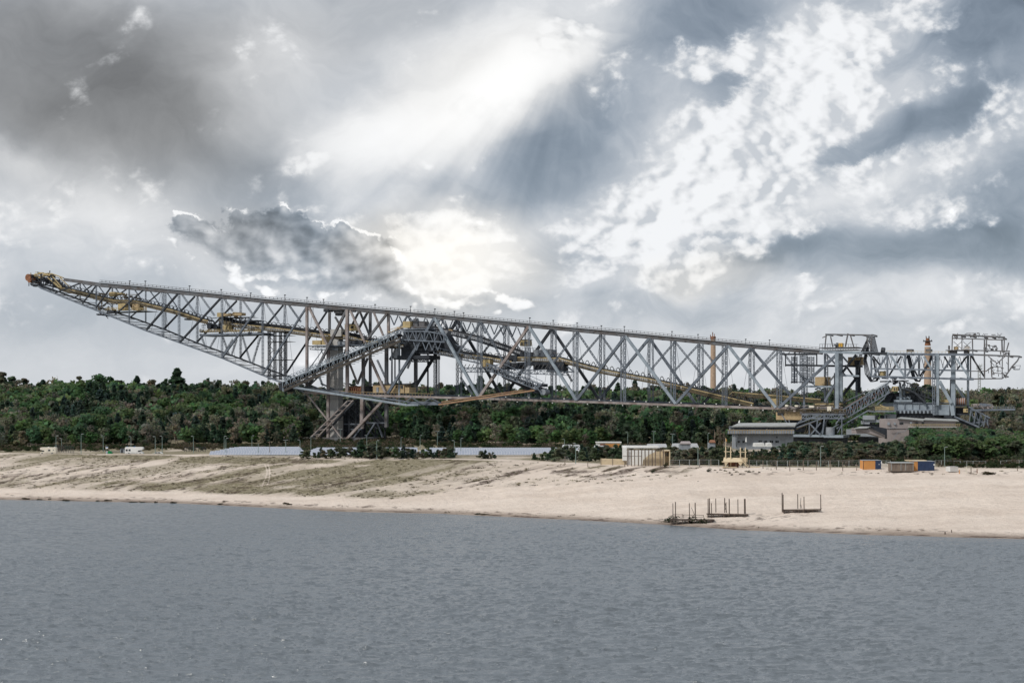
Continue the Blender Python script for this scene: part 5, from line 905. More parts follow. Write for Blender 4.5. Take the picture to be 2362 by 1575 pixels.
# ---- street lamps
def lampproto(double):
    B = empty('street_lamp', (0, 0, 0), 'x', 'street lamp', 'street lamps on the plateau')
    part('pole', LAMPP, B, lambda m: m.tube((0, 0, 0), (0, 0, .96), .016, .009, n=8))
    part('arm', LAMPP, B, lambda m: (m.bar((0, 0, .96), (.05, 0, .985), .012), double and m.bar((0, 0, .96), (-.05, 0, .985), .012)))
    part('lamp_head', GALV, B, lambda m: m.box((.065, 0, .988), (.10, .05, .022)))
    if double: part('lamp_head', GALV, B, lambda m: m.box((-.065, 0, .988), (.10, .05, .022)))
    return B
L1 = lampproto(False); L2 = lampproto(True); K1, K2 = tree_of(L1), tree_of(L2)
lamps = [(129, 1004, 575, 'by the stepped fence'), (142, 1010, 600, 'behind the stepped fence'), (187, 1000, 561, 'standing alone between the two motorhomes'), (238, 1004, 585, 'left of the parking sign'), (252, 985, 745, 'tall double-headed, above the green waste container'), (302, 1006, 590, 'behind the white motorhome'), (358, 1006, 562, 'directly behind the white car'), (374, 1005, 575, 'just right of the white car'), (446, 1005, 575, 'at the short dark mesh fence'),
 (517, 1005, 565, 'farther of the pair where the solar panels begin'), (521, 1010, 545, 'nearer of the pair where the solar panels begin'), (581, 1004, 600, 'behind the left solar panels'), (659, 1014, 545, 'with a cluster head in front of the left solar panels'), (692, 1014, 545, 'where the left bushes begin'), (717, 1006, 600, 'beside the concrete block of the gangway'), (785, 989, 690, 'double-headed, in front of the concrete lift shaft'), (846, 1003, 620, 'at the right foot of the main support'), (869, 1015, 515, 'tall against the bushes right of the main support'),
 (925, 1008, 610, 'in the dark trees right of the support'), (969, 1003, 610, 'behind the bushes at the middle solar panels'), (1009, 994, 660, 'double-headed above the middle solar panels'), (1048, 1015, 515, 'nearer one of the pair in the middle of the solar panels'), (1063, 1010, 545, 'farther one of the pair in the middle of the solar panels'), (1302, 1012, 600, 'faint among the trees left of the orange-white wagon'), (1328, 1021, 470, 'between sapling fence and low timber wall'), (1448, 996, 660, 'small, above the orange-white wagon'), (1508, 994, 640, 'double-headed above the slatted pavilion'), (1551, 1000, 600, 'double-headed right of the pavilion'), (1633, 998, 620, 'left of the tall bare pole'), (1610, 1029, 460, 'in front of the pines left of the play ship'),
 (1893, 1028, 452, 'green pole in the pine strip left of the orange container'), (2179, 1030, 448, 'nearest one, right of the navy container'), (2355, 952, 700, 'tall floodlight mast at the right edge of the forest')]
for i, (x, yt, Y, wh) in enumerate(lamps):
    g = G(x, Y); H = atY(x, yt, Y).z-g.z; dbl = 'double' in wh or 'cluster' in wh or 'flood' in wh
    r = L2 if (dbl and i == 4) else None
    lb = ('slim grey street lamp ' + wh) if not dbl else ('slim grey street lamp, ' + wh)
    s_ = (8, 8, H) if Y < 700 else (12, 12, H)
    if x == 129: L1.location = g; L1.scale = s_; L1['label'] = lb
    elif x == 252: L2.location = g; L2.scale = s_; L2['label'] = lb
    else: copy_thing(L2 if dbl else L1, K2 if dbl else K1, g, 0 if x % 2 else math.pi, s_, lb)
# ---- solar panel rows
def solar_row(x0, x1, Y, dep, label, first=[None]):
    xa, xb = (x0-1181)/FP*Y, (x1-1181)/FP*Y; zg = gz((xa+xb)/2, Y)
    B = empty('solar_panel_row', ((xa+xb)/2, Y, zg), label, 'solar panels', 'rows of solar panels')
    me = bpy.data.meshes.new('panels'); z0, z1 = zg+.5, zg+.5+dep*.40; lx = B.location.x
    v = [(xa-lx, 0, .5), (xb-lx, 0, .5), (xb-lx, dep*.85, z1-zg), (xa-lx, dep*.85, z1-zg)]; v += [(a, b_, c-.12) for a, b_, c in v]
    me.from_pydata(v, [], [(0, 1, 2, 3), (4, 7, 6, 5), (0, 4, 5, 1), (1, 5, 6, 2), (2, 6, 7, 3), (3, 7, 4, 0)])
    uvl = me.uv_layers.new(name='UVMap')
    for p in me.polygons:
        for li in p.loop_indices:
            q = me.vertices[me.loops[li].vertex_index].co; uvl.data[li].uv = (q.x/1.0, q.y/.85)
    me.materials.append(SOLAR); o = bpy.data.objects.new('panels', me); COL.objects.link(o); o.parent = B
    n = max(3, int((xb-xa)/6))
    def lg(m):
        for i in range(n+1):
            x = xa+.3+(xb-xa-.6)*i/n
            m.bar((x, Y+.3, zg-.6), (x, Y+.3, zg+.6), .1); m.bar((x, Y+dep*.75, zg-.6), (x, Y+dep*.75, zg+.35+dep*.33), .1)
        m.bar((xa, Y+.3, zg+.45), (xb, Y+.3, zg+.45), .1)
    part('frame', GALV, B, lg)
def tall(n): return ['front', 'second', 'third', 'fourth', 'fifth', 'sixth', 'seventh'][n]
for i in range(7): solar_row(482+i*11, 700-i*2, 543+i*8, 3.2, 'bluish-grey solar panel row of the left field, %s row from the lake' % tall(i))
for i in range(7): solar_row(704+i*4, 962, 538+i*8, 3.2, 'solar panel row behind the bushes right of the left field, %s row from the lake' % tall(i))
for i in range(7): solar_row(966+i*4, 1225+i*18, 536+i*8, 3.2, 'bluish-grey solar panel row of the right field, %s row from the lake' % tall(i))
for i, (x0, x1, Y, y0) in enumerate(((1295, 1340, 600, 1026), (1368, 1404, 590, 1028), (1490, 1540, 600, 1024), (1548, 1612, 590, 1023))):
    B = thing('solar_roof', (x0+x1)/2, Y, 'low pale blue solar roof between the pines, %s from the left' % ['first', 'second', 'third', 'fourth'][i], 'roof', 'low solar roofs')
    part('panel', SOLAR, B, lambda m: m.poly([atY(x0, y0+9, Y), atY(x1, y0+9, Y), atY(x1-4, y0, Y+9), atY(x0+3, y0, Y+9)], (0, 0, .15)))
    part('frame', GALV, B, lambda m: [m.bar(G(x, Y+1), atY(x, y0+10, Y+1), .15) for x in (x0+2, (x0+x1)/2, x1-2)])
B = thing('site_wagon', 1403, 610, 'white and orange wagon half hidden behind the dark pines', 'wagon')
part('body', WHITE, B, lambda m: fbx(m, 1376, 1020, 1433, 1030, 610, 5, 2)); part('side_panel', RUST, B, lambda m: fbx(m, 1384, 1023, 1396, 1031, 609.8, .15)); part('side_panel', ORPAN, B, lambda m: fbx(m, 1396, 1023, 1430, 1031, 609.8, .15)); part('roof', WHITE, B, lambda m: fbx(m, 1375, 1019, 1434, 1021, 609.6, 6))
for i in range(3): part('wheel', TYRE, B, lambda m: m.tube(atY(1388+i*18, 1036, 609.5), atY(1388+i*18, 1036, 609.5)+Vector((0, .4, 0)), .5, n=12))
for i, (x0, x1, y0, m_, lb) in enumerate(((1568, 1594, 1019, PINKW, 'faded reddish low roof behind the pale blue solar roof'), (1635, 1651, 1016, RUST, 'small red roof beside the bare pole'), (1325, 1352, 1039, WHITE, 'white low hut roof among pines behind the left timber wall'), (1387, 1403, 1039, WHITE, 'short white hut roof just left of the pavilion'))):
    B = thing('hut', (x0+x1)/2, 560, lb, 'hut'); part('roof', m_, B, lambda m: m.poly([atY(x0, y0+5, 560), atY(x1, y0+5, 560), atY(x1-3, y0, 566), atY(x0+3, y0, 566)], (0, 0, .3))); part('wall', GREYW, B, lambda m: fbx(m, x0+1, y0+5.2, x1-1, y0+18, 560.4, 5))
# ---- slatted pavilion
Yv = FP*20/(1074.5-HZ)
B = thing('pavilion', 1490, Yv, 'timber pavilion with a colonnade of dark weathered planks and white end wall', 'pavilion')
part('white_wall', WHITE, B, lambda m: (fbx(m, 1437, 1028, 1519, 1033, Yv+7, 5), fbx(m, 1437, 1032, 1446, 1062, Yv+5, 3), fbx(m, 1446, 1037, 1510, 1072, Yv+6, .5)))
part('inner_wall', WOOD, B, lambda m: m.poly([atY(1482, 1073, Yv+3), atY(1484, 1060, Yv+3), atY(1498, 1048, Yv+3), atY(1514, 1041, Yv+3), atY(1545, 1039, Yv+3), atY(1545, 1073, Yv+3)], (0, .4, 0)))
part('side_wall', WOOD, B, lambda m: (fbx(m, 1532, 1039, 1534, 1074, Yv+.5, 4), fbx(m, 1530, 1038, 1546, 1040, Yv, 5), fbx(m, 1544, 1039, 1546, 1074, Yv, 5)))
part('roof_beam', OLDW, B, lambda m: (fbx(m, 1446, 1036.5, 1532, 1038, Yv+.2, 1), fbx(m, 1437, 1051.5, 1480, 1052.5, Yv+.8, .3)))
for i, x in enumerate(list(np.linspace(1448, 1512, 9))+[1522, 1530]): part('plank', GREYP, B, lambda m: m.bar(G(x+(i % 2)*.8, Yv, -.3), atY(x+.5-(i % 3)*.4, 1037.5, Yv), .45+.08*(i % 2), .18))
part('window', GLASS, B, lambda m: [fbx(m, x, 1043, x+2.4, 1052, Yv+2.9, .06) for x in (1535, 1538.5, 1541.5)])
Yt = FP*20/(1072-HZ)
B = thing('timber_wall', 1415, Yt, 'low fresh yellow timber wall attached left of the pavilion', 'wall'); part('boards', WOOD, B, lambda m: [m.bar(atY(1385, 1058+i*2.35, Yt), atY(1446, 1059.5+i*2.2, Yt), .12, .30) for i in range(7)]); part('post', GREYP, B, lambda m: [m.bar(G(x, Yt-.15, -.3), atY(x, 1057, Yt-.15), .1) for x in (1386, 1413, 1441)])
# ---- play ship
Ys = FP*20/(1078-HZ)
B = thing('play_ship', 1697, Ys, 'pale timber play ship with two goal-like mast frames, stairs and an orange flag', 'play structure')
part('deck_wall', WOOD, B, lambda m: (m.poly([atY(1668, 1065.5, Ys), atY(1712, 1066, Ys), atY(1713, 1056, Ys+2), atY(1670, 1054.5, Ys+2)], (0, .3, 0)), fbx(m, 1708, 1055, 1724.5, 1065, Ys+2, .3), fbx(m, 1668, 1064.5, 1714, 1066, Ys-.1, 3)))
for x0, x1, yt in ((1674, 1685.5, 1031), (1708, 1719.5, 1032)):
    part('mast_frame', WOOD, B, lambda m: (fl(m, x0, yt, x0, 1075, Ys+1.5, 2), fl(m, x1, yt, x1, 1075, Ys+1.5, 2), fl(m, x0-4, yt+10, x1+3, yt+10.5, Ys+1.5, 1.6)))
part('flagpole', WOOD, B, lambda m: fl(m, 1674, 1010, 1674, 1032, Ys+1.5, 1)); part('flag', ORPAN, B, lambda m: m.poly([atY(1673.5, 1010, Ys+1.5), atY(1676, 1013, Ys+1.3), atY(1677, 1018, Ys+1.6), atY(1674, 1017, Ys+1.5)], (0, .06, 0)))
part('underside', RUST, B, lambda m: fbx(m, 1681, 1067, 1704, 1077, Ys+2, .4, .3)); part('post', OLDW, B, lambda m: [fl(m, x, 1065, x, 1078, Ys+.3, 1.4) for x in (1670, 1680, 1698, 1712, 1722)])
part('brace', WOOD, B, lambda m: (m.poly([atY(1671, 1066, Ys), atY(1681, 1066, Ys), atY(1673, 1075, Ys)], (0, .2, 0)), m.poly([atY(1702, 1066, Ys), atY(1714, 1066, Ys), atY(1708, 1074, Ys)], (0, .2, 0)), fbx(m, 1668, 1076.5, 1700, 1078, Ys-.3, 2)))
part('stair', WOOD, B, lambda m: (fl(m, 1710, 1060, 1725, 1077, Ys-.8, 1.4), fl(m, 1716, 1060, 1728, 1076, Ys+.6, 1.4), fl(m, 1711, 1054, 1722, 1068, Ys-.8, .8), [m.bar(atY(1711+i*2.2, 1062+i*2.4, Ys-.8), atY(1715+i*2, 1061+i*2.3, Ys+.6), .2, .08) for i in range(7)], fbx(m, 1728, 1076.6, 1754, 1078.4, Ys, 1)))
# ---- containers
def container(px0, px1, pxm, pyt, pyb, m0, m1, label, d=4):
    Y = FP*20/(pyb-HZ); B = thing('office_container', (px0+px1)/2, Y, label, 'container')
    part('side_wall', m0, B, lambda m: fbx(m, px0, pyt, pxm, pyb, Y, d, .3)); part('end_wall', m1, B, lambda m: fbx(m, pxm+.05, pyt, px1, pyb, Y, d, .3))
    part('roof', GREYW, B, lambda m: fbx(m, px0-.5, pyt-1, px1+.5, pyt-.05, Y-.1, d+.2)); part('corner_post', m1, B, lambda m: [fbx(m, x, pyt, x+.8, pyb, Y-.08, .07) for x in (px0, px1-.8)])
    return B, Y
B, Y = container(1991, 2032.5, 2019, 1062, 1081.5, ORPAN, BLUEP, 'orange container with a navy right-hand end')
part('lamp', WHITE, B, lambda m: fbx(m, 2032.3, 1064, 2034.5, 1069, Y-.1, .5)); part('notice', WHITE, B, lambda m: fbx(m, 2027, 1070, 2029, 1071.5, Y-.1, .08)); part('door', BLUEP, B, lambda m: (fbx(m, 2021, 1064, 2025, 1081, Y-.09, .06),))
B, Y = container(2106, 2155.5, 2117, 1064, 1083.5, ORPAN, BLUEP, 'navy container with an orange left end and a timber canopy board')
part('canopy', WOOD, B, lambda m: fbx(m, 2093, 1061, 2138, 1063, Y+.6, 3)); part('lamp', WHITE, B, lambda m: fbx(m, 2153.5, 1070, 2156, 1073, Y-.1, .3)); part('door', BLUEP, B, lambda m: (fbx(m, 2128, 1067, 2133, 1083, Y-.09, .06), fbx(m, 2143, 1067, 2148, 1083, Y-.09, .06)))
Yh = FP*20/(1084.5-HZ); B = thing('board_hut', 2082, Yh, 'weathered grey board hut with a light flat roof, left of the navy container', 'hut')
part('wall', GREYP, B, lambda m: [fbx(m, 2056+i*2, 1068, 2057.8+i*2, 1084.5, Yh+(i % 2)*.04, 3.5, .3) for i in range(26)]); part('roof', GALV, B, lambda m: fbx(m, 2055, 1066, 2109, 1068, Yh-.3, 4.2)); part('corner_post', GALV, B, lambda m: [fbx(m, x, 1068, x+.9, 1085, Yh-.12, .1) for x in (2056, 2078, 2089, 2106)])
Yk = FP*20/(1085-HZ); B = thing('concrete_bin', 2199, Yk, 'pale square concrete box standing on the crest right of the lamp', 'box'); part('wall', CONC, B, lambda m: (fbx(m, 2192, 1077, 2210, 1086, Yk, 3, .2),)); part('end_wall', WHITE, B, lambda m: fbx(m, 2188.5, 1077, 2191.9, 1086, Yk, 3, .2)); part('lid', CONC, B, lambda m: fbx(m, 2192, 1076, 2210.5, 1076.9, Yk-.05, 3.1))
for i, (x, yt, yb, m_, lb) in enumerate(((2213, 1083, 1086, ORPAN, 'tiny orange marker right of the concrete box'), (2229, 1077, 1086, CREAM, 'short cream post, left one of three small posts'), (2240, 1077, 1086, GREYP, 'short grey post, middle one of three small posts'), (2254, 1081, 1086, RUST, 'short red post, right one of three small posts'), (2347, 1079, 1085, GREYP, 'short grey stump post at the right edge fence'))):
    Y = FP*20/(yb-HZ); o = MB().tube(G(x, Y, -.2), atY(x, yt, Y), .14, .12, n=6).build('marker_post', m_); tag(o, lb, 'post')
# ---- piers on the beach
def groundY(px, py):
    ys = np.linspace(float(shoreY(px)), float(crestY(px)), 400); xs = (px-1181)/FP*ys; z = height(xs, ys)
    p = HZ-(z-CAMZ)/ys*FP; return float(ys[int(np.argmin(np.abs(p-py)))])
def pier(name, decks, posts, rails, Y, label, slopepx=0):
    B = thing(name, (decks[0]+decks[2])/2, Y, label, 'pier'); x0, y0, x1, y1 = decks
    part('deck', OLDW, B, lambda m: m.poly([atY(x0, y0, Y-1.4), atY(x1, y1, Y-1.4), atY(x1, y1, Y+1.4)+Vector((0, .4, -.01)), atY(x0, y0, Y+1.4)+Vector((0, .4, -.01))], (0, 0, -.28)))
    part('beam', OLDW, B, lambda m: (m.bar(atY(x0+2, y0+3, Y-1.3), atY(x1, y1+2, Y-1.3), .25), m.bar(atY(x0+2, y0+3, Y+1.3), atY(x1, y1+2, Y+1.3), .25)))
    n = 8
    for i in range(n):
        x = x0+3+(x1-x0-10)*i/(n-1); y = y0+(y1-y0)*i/(n-1)
        g = G(x, Y-1.3, -.5); part('pile', OLDW, B, lambda m: (m.bar(g, atY(x, y, Y-1.3), .22), m.bar(G(x, Y+1.3, -.5), atY(x, y, Y+1.3), .22)))
    for (a, yt, yb, w_) in posts: part('post', OLDW, B, lambda m: m.tube(atY(a+.4, yb, Y+(1 if yb < y0+1 else -1.5)), atY(a, yt, Y+(1 if yb < y0+1 else -1.5)), w_*Y/FP/2, w_*Y/FP/2.2, n=8))
    if rails: part('railing', OLDW, B, lambda m: [fl(m, *r, Y-1.2, 1) for r in rails])
    return B
pier('pier', (1545, 1196, 1648, 1197), [(1552, 1160, 1195, 1.8), (1558, 1157, 1195, 2.2), (1590, 1160, 1194, 2), (1603.5, 1159, 1196, 2.6)], [(1553, 1186, 1623, 1188), (1553, 1191, 1623, 1192), (1574, 1185, 1574, 1195), (1577, 1187, 1577, 1195), (1622, 1187, 1625, 1196), (1595, 1170, 1602, 1187), (1602, 1186, 1595, 1195)], groundY(1600, 1205), 'dark wooden pier with railings at the waterline beside a green bush')
pier('pier', (1630, 1183.5, 1726, 1185), [(1633, 1150, 1185, 1.8), (1636, 1149, 1187, 3), (1641, 1160, 1194, 2), (1651, 1149, 1181, 2), (1671.5, 1148, 1182, 2.4), (1675, 1158, 1182, 1.6), (1682, 1150, 1189, 2.6), (1702, 1151, 1184, 2), (1718, 1150, 1184, 4.4)], [(1673, 1160, 1676.5, 1182), (1675, 1168, 1671, 1182)], groundY(1680, 1190), 'middle dark wooden pier with nine tall posts on the sand')
pier('pier', (1806, 1174.5, 1893, 1173.5), [(1804, 1136, 1181, 2.4), (1806.5, 1140, 1182, 2.2), (1840, 1139, 1173, 2), (1854.5, 1145, 1180, 2.2), (1893, 1140, 1177, 2.2)], [(1847.5, 1148, 1846, 1173), (1847, 1163, 1850, 1173), (1892, 1172, 1896, 1172)], groundY(1850, 1180), 'rightmost dark wooden pier standing alone on the dry sand')
for i, (x, yt, yb, w_) in enumerate(((2180, 1222, 1228, 2.6), (2195, 1219, 1226, 1.8))):
    s_ = .5; Y = float(shoreY(x))+4+i*3; o = MB().tube(G(x, Y, -.3), G(x, Y)+Vector((0, 0, .55+.1*i)), .14 if i == 0 else .1, n=7).build('stake', OLDW); tag(o, 'short dark stake at the waterline, %s' % ('the thicker left one' if i == 0 else 'the thinner right one'), 'stake')

# ================================================================== trees
def leafmat(name, sub=.0):
    m_ = bpy.data.materials.new(name); m_.use_nodes = True; t = NB(m_.node_tree); b = m_.node_tree.nodes['Principled BSDF']
    a = t.n('ShaderNodeAttribute', attribute_name='tint'); t.put(b.inputs['Base Color'], a.outputs['Color'])
    b.inputs['Roughness'].default_value = .75; b.inputs['Specular IOR Level'].default_value = .15
    cn = t.n('ShaderNodeAttribute', attribute_name='cn'); vt = t.n('ShaderNodeVectorTransform', vector_type='NORMAL', convert_from='OBJECT', convert_to='WORLD'); t.put(vt.inputs[0], cn.outputs['Vector'])
    nn = t.vm('NORMALIZE', t.vm('ADD', t.vm('SCALE', vt.outputs[0], sc=1.0), t.vm('SCALE', t.n('ShaderNodeNewGeometry').outputs['Normal'], sc=.55))); t.put(b.inputs['Normal'], nn)
    tr = t.n('ShaderNodeBsdfTranslucent'); t.put(tr.inputs[0], a.outputs['Color']); mx = t.n('ShaderNodeMixShader'); mx.inputs[0].default_value = .48
    t.put(mx.inputs[1], b.outputs[0]); t.put(mx.inputs[2], tr.outputs[0]); t.put(m_.node_tree.nodes['Material Output'].inputs[0], mx.outputs[0])
    return m_
LEAF = leafmat('foliage')
BARK = mat('bark', (.10, .085, .07), .9, .0, .3, 1.5); PALEB = mat('pale_bark', (.34, .31, .27), .9, .0, .3, 1.5)
def quads(c, s_, rg, flat=.0):
    n = len(c); a = rg.normal(size=(n, 3)); a[:, 2] *= (1-flat); a /= np.linalg.norm(a, axis=1)[:, None]
    b_ = rg.normal(size=(n, 3)); b_ -= a*(a*b_).sum(1)[:, None]; b_ /= np.linalg.norm(b_, axis=1)[:, None]
    s_ = s_[:, None]*.5; asp = rg.uniform(.6, 1.0, (n, 1))
    return np.stack([c-a*s_-b_*s_*asp, c+a*s_-b_*s_*asp*.7, c+a*s_*.8+b_*s_*asp, c-a*s_*.6+b_*s_*asp], 1)
def crown_pts(kind, n, rg):
    if kind == 'pine':        # tiers with drooping outline
        h = rg.uniform(0, 1, n)**1.15; tier = .80+.28*np.sin(h*26+rg.uniform(0, 6))
        r = (1-h)**.75*.27*tier; r = np.maximum(r, .02)*np.sqrt(rg.uniform(.25, 1, n)); th = rg.uniform(0, 6.283, n)
        z = .10+.90*h-(r*.25); c = np.stack([r*np.cos(th), r*np.sin(th), z], 1); s_ = .075+.04*rg.random(n)
    elif kind == 'scots':     # bushy rounded pine
        k = 13; lc = np.stack([rg.uniform(-.20, .20, k), rg.uniform(-.20, .20, k), rg.uniform(.14, .90, k)], 1); lc[:, :2] *= (1.15-lc[:, 2:3])*1.4; lc[0] = (0, 0, .88)
        rr = rg.uniform(.09, .16, k)*(1.25-lc[:, 2]*.75); i = rg.integers(0, k, n); d = rg.normal(size=(n, 3)); d /= np.linalg.norm(d, axis=1)[:, None]
        c = lc[i]+d*(rr[i]*rg.uniform(.55, 1.05, n))[:, None]*np.array([1, 1, .8]); s_ = .07+.045*rg.random(n)
    elif kind == 'broad':
        k = 12; th = rg.uniform(0, 6.283, k); q = rg.uniform(0, .26, k); lc = np.stack([q*np.cos(th), q*np.sin(th), rg.uniform(.30, .86, k)], 1); lc[0] = (0, 0, .84)
        rr = rg.uniform(.11, .18, k); i = rg.integers(0, k, n); d = rg.normal(size=(n, 3)); d /= np.linalg.norm(d, axis=1)[:, None]
        c = lc[i]+d*(rr[i]*rg.uniform(.5, 1.05, n))[:, None]; s_ = .06+.045*rg.random(n)
    elif kind == 'bare':
        k = 14; th = rg.uniform(0, 6.283, k); q = rg.uniform(.0, .22, k); lc = np.stack([q*np.cos(th), q*np.sin(th), rg.uniform(.40, .92, k)], 1)
        rr = rg.uniform(.08, .15, k); i = rg.integers(0, k, n); d = rg.normal(size=(n, 3)); d /= np.linalg.norm(d, axis=1)[:, None]
        c = lc[i]+d*(rr[i]*rg.uniform(.3, 1.1, n))[:, None]; s_ = .03+.035*rg.random(n)
    else:                     # bush
        k = 8; lc = np.stack([rg.uniform(-.45, .45, k), rg.uniform(-.35, .35, k), rg.uniform(.15, .6, k)], 1)
        rr = rg.uniform(.22, .36, k); i = rg.integers(0, k, n); d = rg.normal(size=(n, 3)); d /= np.linalg.norm(d, axis=1)[:, None]
        c = lc[i]+d*(rr[i]*rg.uniform(.5, 1.05, n))[:, None]; c[:, 2] = np.abs(c[:, 2]); s_ = .10+.06*rg.random(n)
    s_ = s_*(1.5 if n < 260 else .82)
    return c, s_
def leaf_tint(kind, base, n, rg):
    b_ = np.array(base)[None, :]*np.exp(rg.normal(0, .15, (n, 1))); b_ = b_*(1+rg.normal(0, .08, (n, 3))); return np.clip(b_, .004, .5)
KINDS = {'pine': [(.052, .092, .062), (.060, .108, .062), (.050, .084, .068)], 'scots': [(.120, .145, .088), (.092, .138, .080), (.155, .160, .112)], 'broad': [(.090, .168, .066), (.118, .178, .076), (.084, .156, .080)], 'bare': [(.205, .20, .145), (.235, .24, .165), (.175, .175, .13)]}
def proto_mesh(kind, base, n, sd):
    rg = np.random.default_rng(sd); c, s_ = crown_pts(kind, n, rg); q = quads(c, s_, rg); return q, leaf_tint(kind, base, n, rg)
def leaf_mesh(name, q, tint, cn=None):
    me = bpy.data.meshes.new(name); co = q.reshape(-1, 3); mesh_np(me, co, np.arange(len(co)).reshape(-1, 4))
    ca = me.color_attributes.new('tint', 'FLOAT_COLOR', 'CORNER'); t4 = np.concatenate([tint, np.ones((len(tint), 1))], 1)
    ca.data.foreach_set('color', np.repeat(t4, 4, 0).astype(np.float32).ravel()); me.materials.append(LEAF)
    if cn is None: cn = q.mean(1)-np.array([0, 0, .38])
    cn = cn+np.array([0, 0, .12]); cn = cn/np.linalg.norm(cn, axis=1)[:, None]
    av = me.attributes.new('cn', 'FLOAT_VECTOR', 'CORNER'); av.data.foreach_set('vector', np.repeat(cn, 4, 0).astype(np.float32).ravel())
    return me
def limb_mesh(kind, sd):
    rg = random.Random(sd); m = MB()
    top = {'pine': .97, 'scots': .8, 'broad': .7, 'bare': .85, 'bush': .4}[kind]
    m.tube((0, 0, 0), (.01, 0, top*.5), .018, .013, n=6); m.tube((.01, 0, top*.5), (0, .01, top), .013, .004, n=5)
    for i in range({'pine': 5, 'scots': 7, 'broad': 9, 'bare': 16, 'bush': 6}[kind]):
        z = rg.uniform(.18, .75)*top; a = rg.uniform(0, 6.28); L = rg.uniform(.12, .26)
        e = (L*math.cos(a), L*math.sin(a), z+L*(.9 if kind in ('bare', 'broad') else .25)); m.tube((0, 0, z), e, .007, .002, n=4)
        if kind == 'bare':
            for j in range(2): m.tube(e, (e[0]+rg.uniform(-.07, .07), e[1]+rg.uniform(-.07, .07), e[2]+rg.uniform(.05, .15)), .003, .001, n=3)
    return m
PROTO = {}
for kind, bases in KINDS.items():
    for bi, base in enumerate(bases):
        for v in range(3 if kind in ('pine', 'scots') else 2):
            nh = {'pine': 1100, 'scots': 1300, 'broad': 1200, 'bare': 900}[kind]; sd = hash((kind, bi, v)) % 1 + 100*bi+10*v+{'pine': 1, 'scots': 2, 'broad': 3, 'bare': 4}[kind]
            q, tn = proto_mesh(kind, base, nh, sd)
            tm = limb_mesh(kind, sd); tme = bpy.data.meshes.new('trunk'); tme.from_pydata(tm.v, [], tm.f); tme.materials.append(PALEB if kind == 'bare' else BARK)
            ql, tl = proto_mesh(kind, base, {'pine': 150, 'scots': 170, 'broad': 170, 'bare': 170}[kind], sd+500)
            if kind == 'bare':
                rb = np.random.default_rng(sd+9); A = np.zeros((11, 3)); A[:, 2] = rb.uniform(.1, .55, 11); Bq = A+np.stack([rb.uniform(-.2, .2, 11), rb.uniform(-.2, .2, 11), rb.uniform(.2, .38, 11)], 1); A[0] = (0, 0, 0); Bq[0] = (0, 0, .85)
                wq = np.tile([.008, 0, 0], (11, 1)); wq[:4] = (0.006, .006, 0); wq[0] = (.012, 0, 0)
                ql = np.concatenate([ql, np.stack([A-wq, A+wq, Bq+wq*.3, Bq-wq*.3], 1)]); tl = np.concatenate([tl, np.tile([.30, .27, .23], (11, 1))])
            PROTO[(kind, bi, v)] = (leaf_mesh('crown_'+kind, q, tn), tme, ql, tl)
# ---- tree sites: (px, Y, height, kind)
sites = []
rg = np.random.default_rng(11)
def kindof(px, Y, rnd):
    n_ = float(fbm(np.array([px*.012]), np.array([Y*.02]), 71)[0]); m_ = float(fbm(np.array([px*.02+40]), np.array([Y*.03]), 73)[0])
    pb = .10+.45*(m_ > .58)+(.45 if px > 2150 else 0)+(.25 if (px > 1350 and Y > 860 and n_ > .45) else 0)
    if rnd[0] < pb: return 'bare'
    if Y > 960: return 'pine' if rnd[1] < .7 else 'scots'
    return 'pine' if n_ < .47 else ('broad' if (n_ > .54 or rnd[1] < .3) else 'scots')
def front(px): return float(np.interp(px, [-300, 0, 120, 300, 450, 600, 700, 760, 900, 960, 1050, 1300, 1500, 1640, 1700, 1850, 2050, 2200, 2362, 2700], [600, 603, 625, 640, 655, 650, 672, 772, 772, 690, 665, 640, 650, 640, 640, 670, 680, 640, 600, 590]))
Y = 600.0
while Y < 1075:
    stepx = 7.6; n = int(3400/(stepx*FP/Y))
    for i in range(n):
        px = -420+3200*(i+rg.uniform(0, 1))/n; yy = Y+rg.uniform(-3.5, 3.5)
        if yy < front(px)+rg.uniform(0, 14): continue
        if 680 < px < 905 and yy < 770: continue
        if 1765 < px < 2290 and yy < 668: continue
        if rg.random() < .07: continue
        h = rg.uniform(8.5, 15)*(.72+.55*float(fbm(np.array([px*.02]), np.array([yy*.03]), 91)[0])) if yy < 960 else rg.uniform(6.5, 12.5)+5*(rg.random() < .10)
        if yy < front(px)+30: h *= .72
        sites.append((px, yy, h, kindof(px, yy, rg.random(2)), 'hill'))
    Y += 7.4
# pine strip in front of the right foot and the grey building
for i in range(620):
    px = rg.uniform(1545, 2400); t0 = rg.random(); yn = FP*20/(1070-HZ)+rg.uniform(0, 4); yf = 545 if px < 2060 else 575
    if px < 1690: yf = 520
    yy = yn+(yf-yn)*t0
    if 1985 < px < 2160 and yy < 474: continue
    # crown tops follow the photo
    top = float(np.interp(px, [1560, 1620, 1680, 1740, 1790, 1830, 1900, 1980, 2060, 2100, 2130, 2200, 2280, 2400], [1032, 1026, 1024, 1031, 1025, 1010, 1010, 1012, 1008, 1002, 984, 978, 985, 985]))
    top += (1-t0)*24+rg.uniform(0, 9); h = 30-(top-HZ)/FP*yy-gz((px-1181)/FP*yy, yy)
    if h < 2.5: continue
    k = 'broad' if (px > 2110 and rg.random() < .4) else ('bare' if rg.random() < (.16 if px > 2150 else .07) else ('scots' if rg.random() < .75 else 'pine'))
    sites.append((px, yy, min(h, 12.5), k, 'strip'))
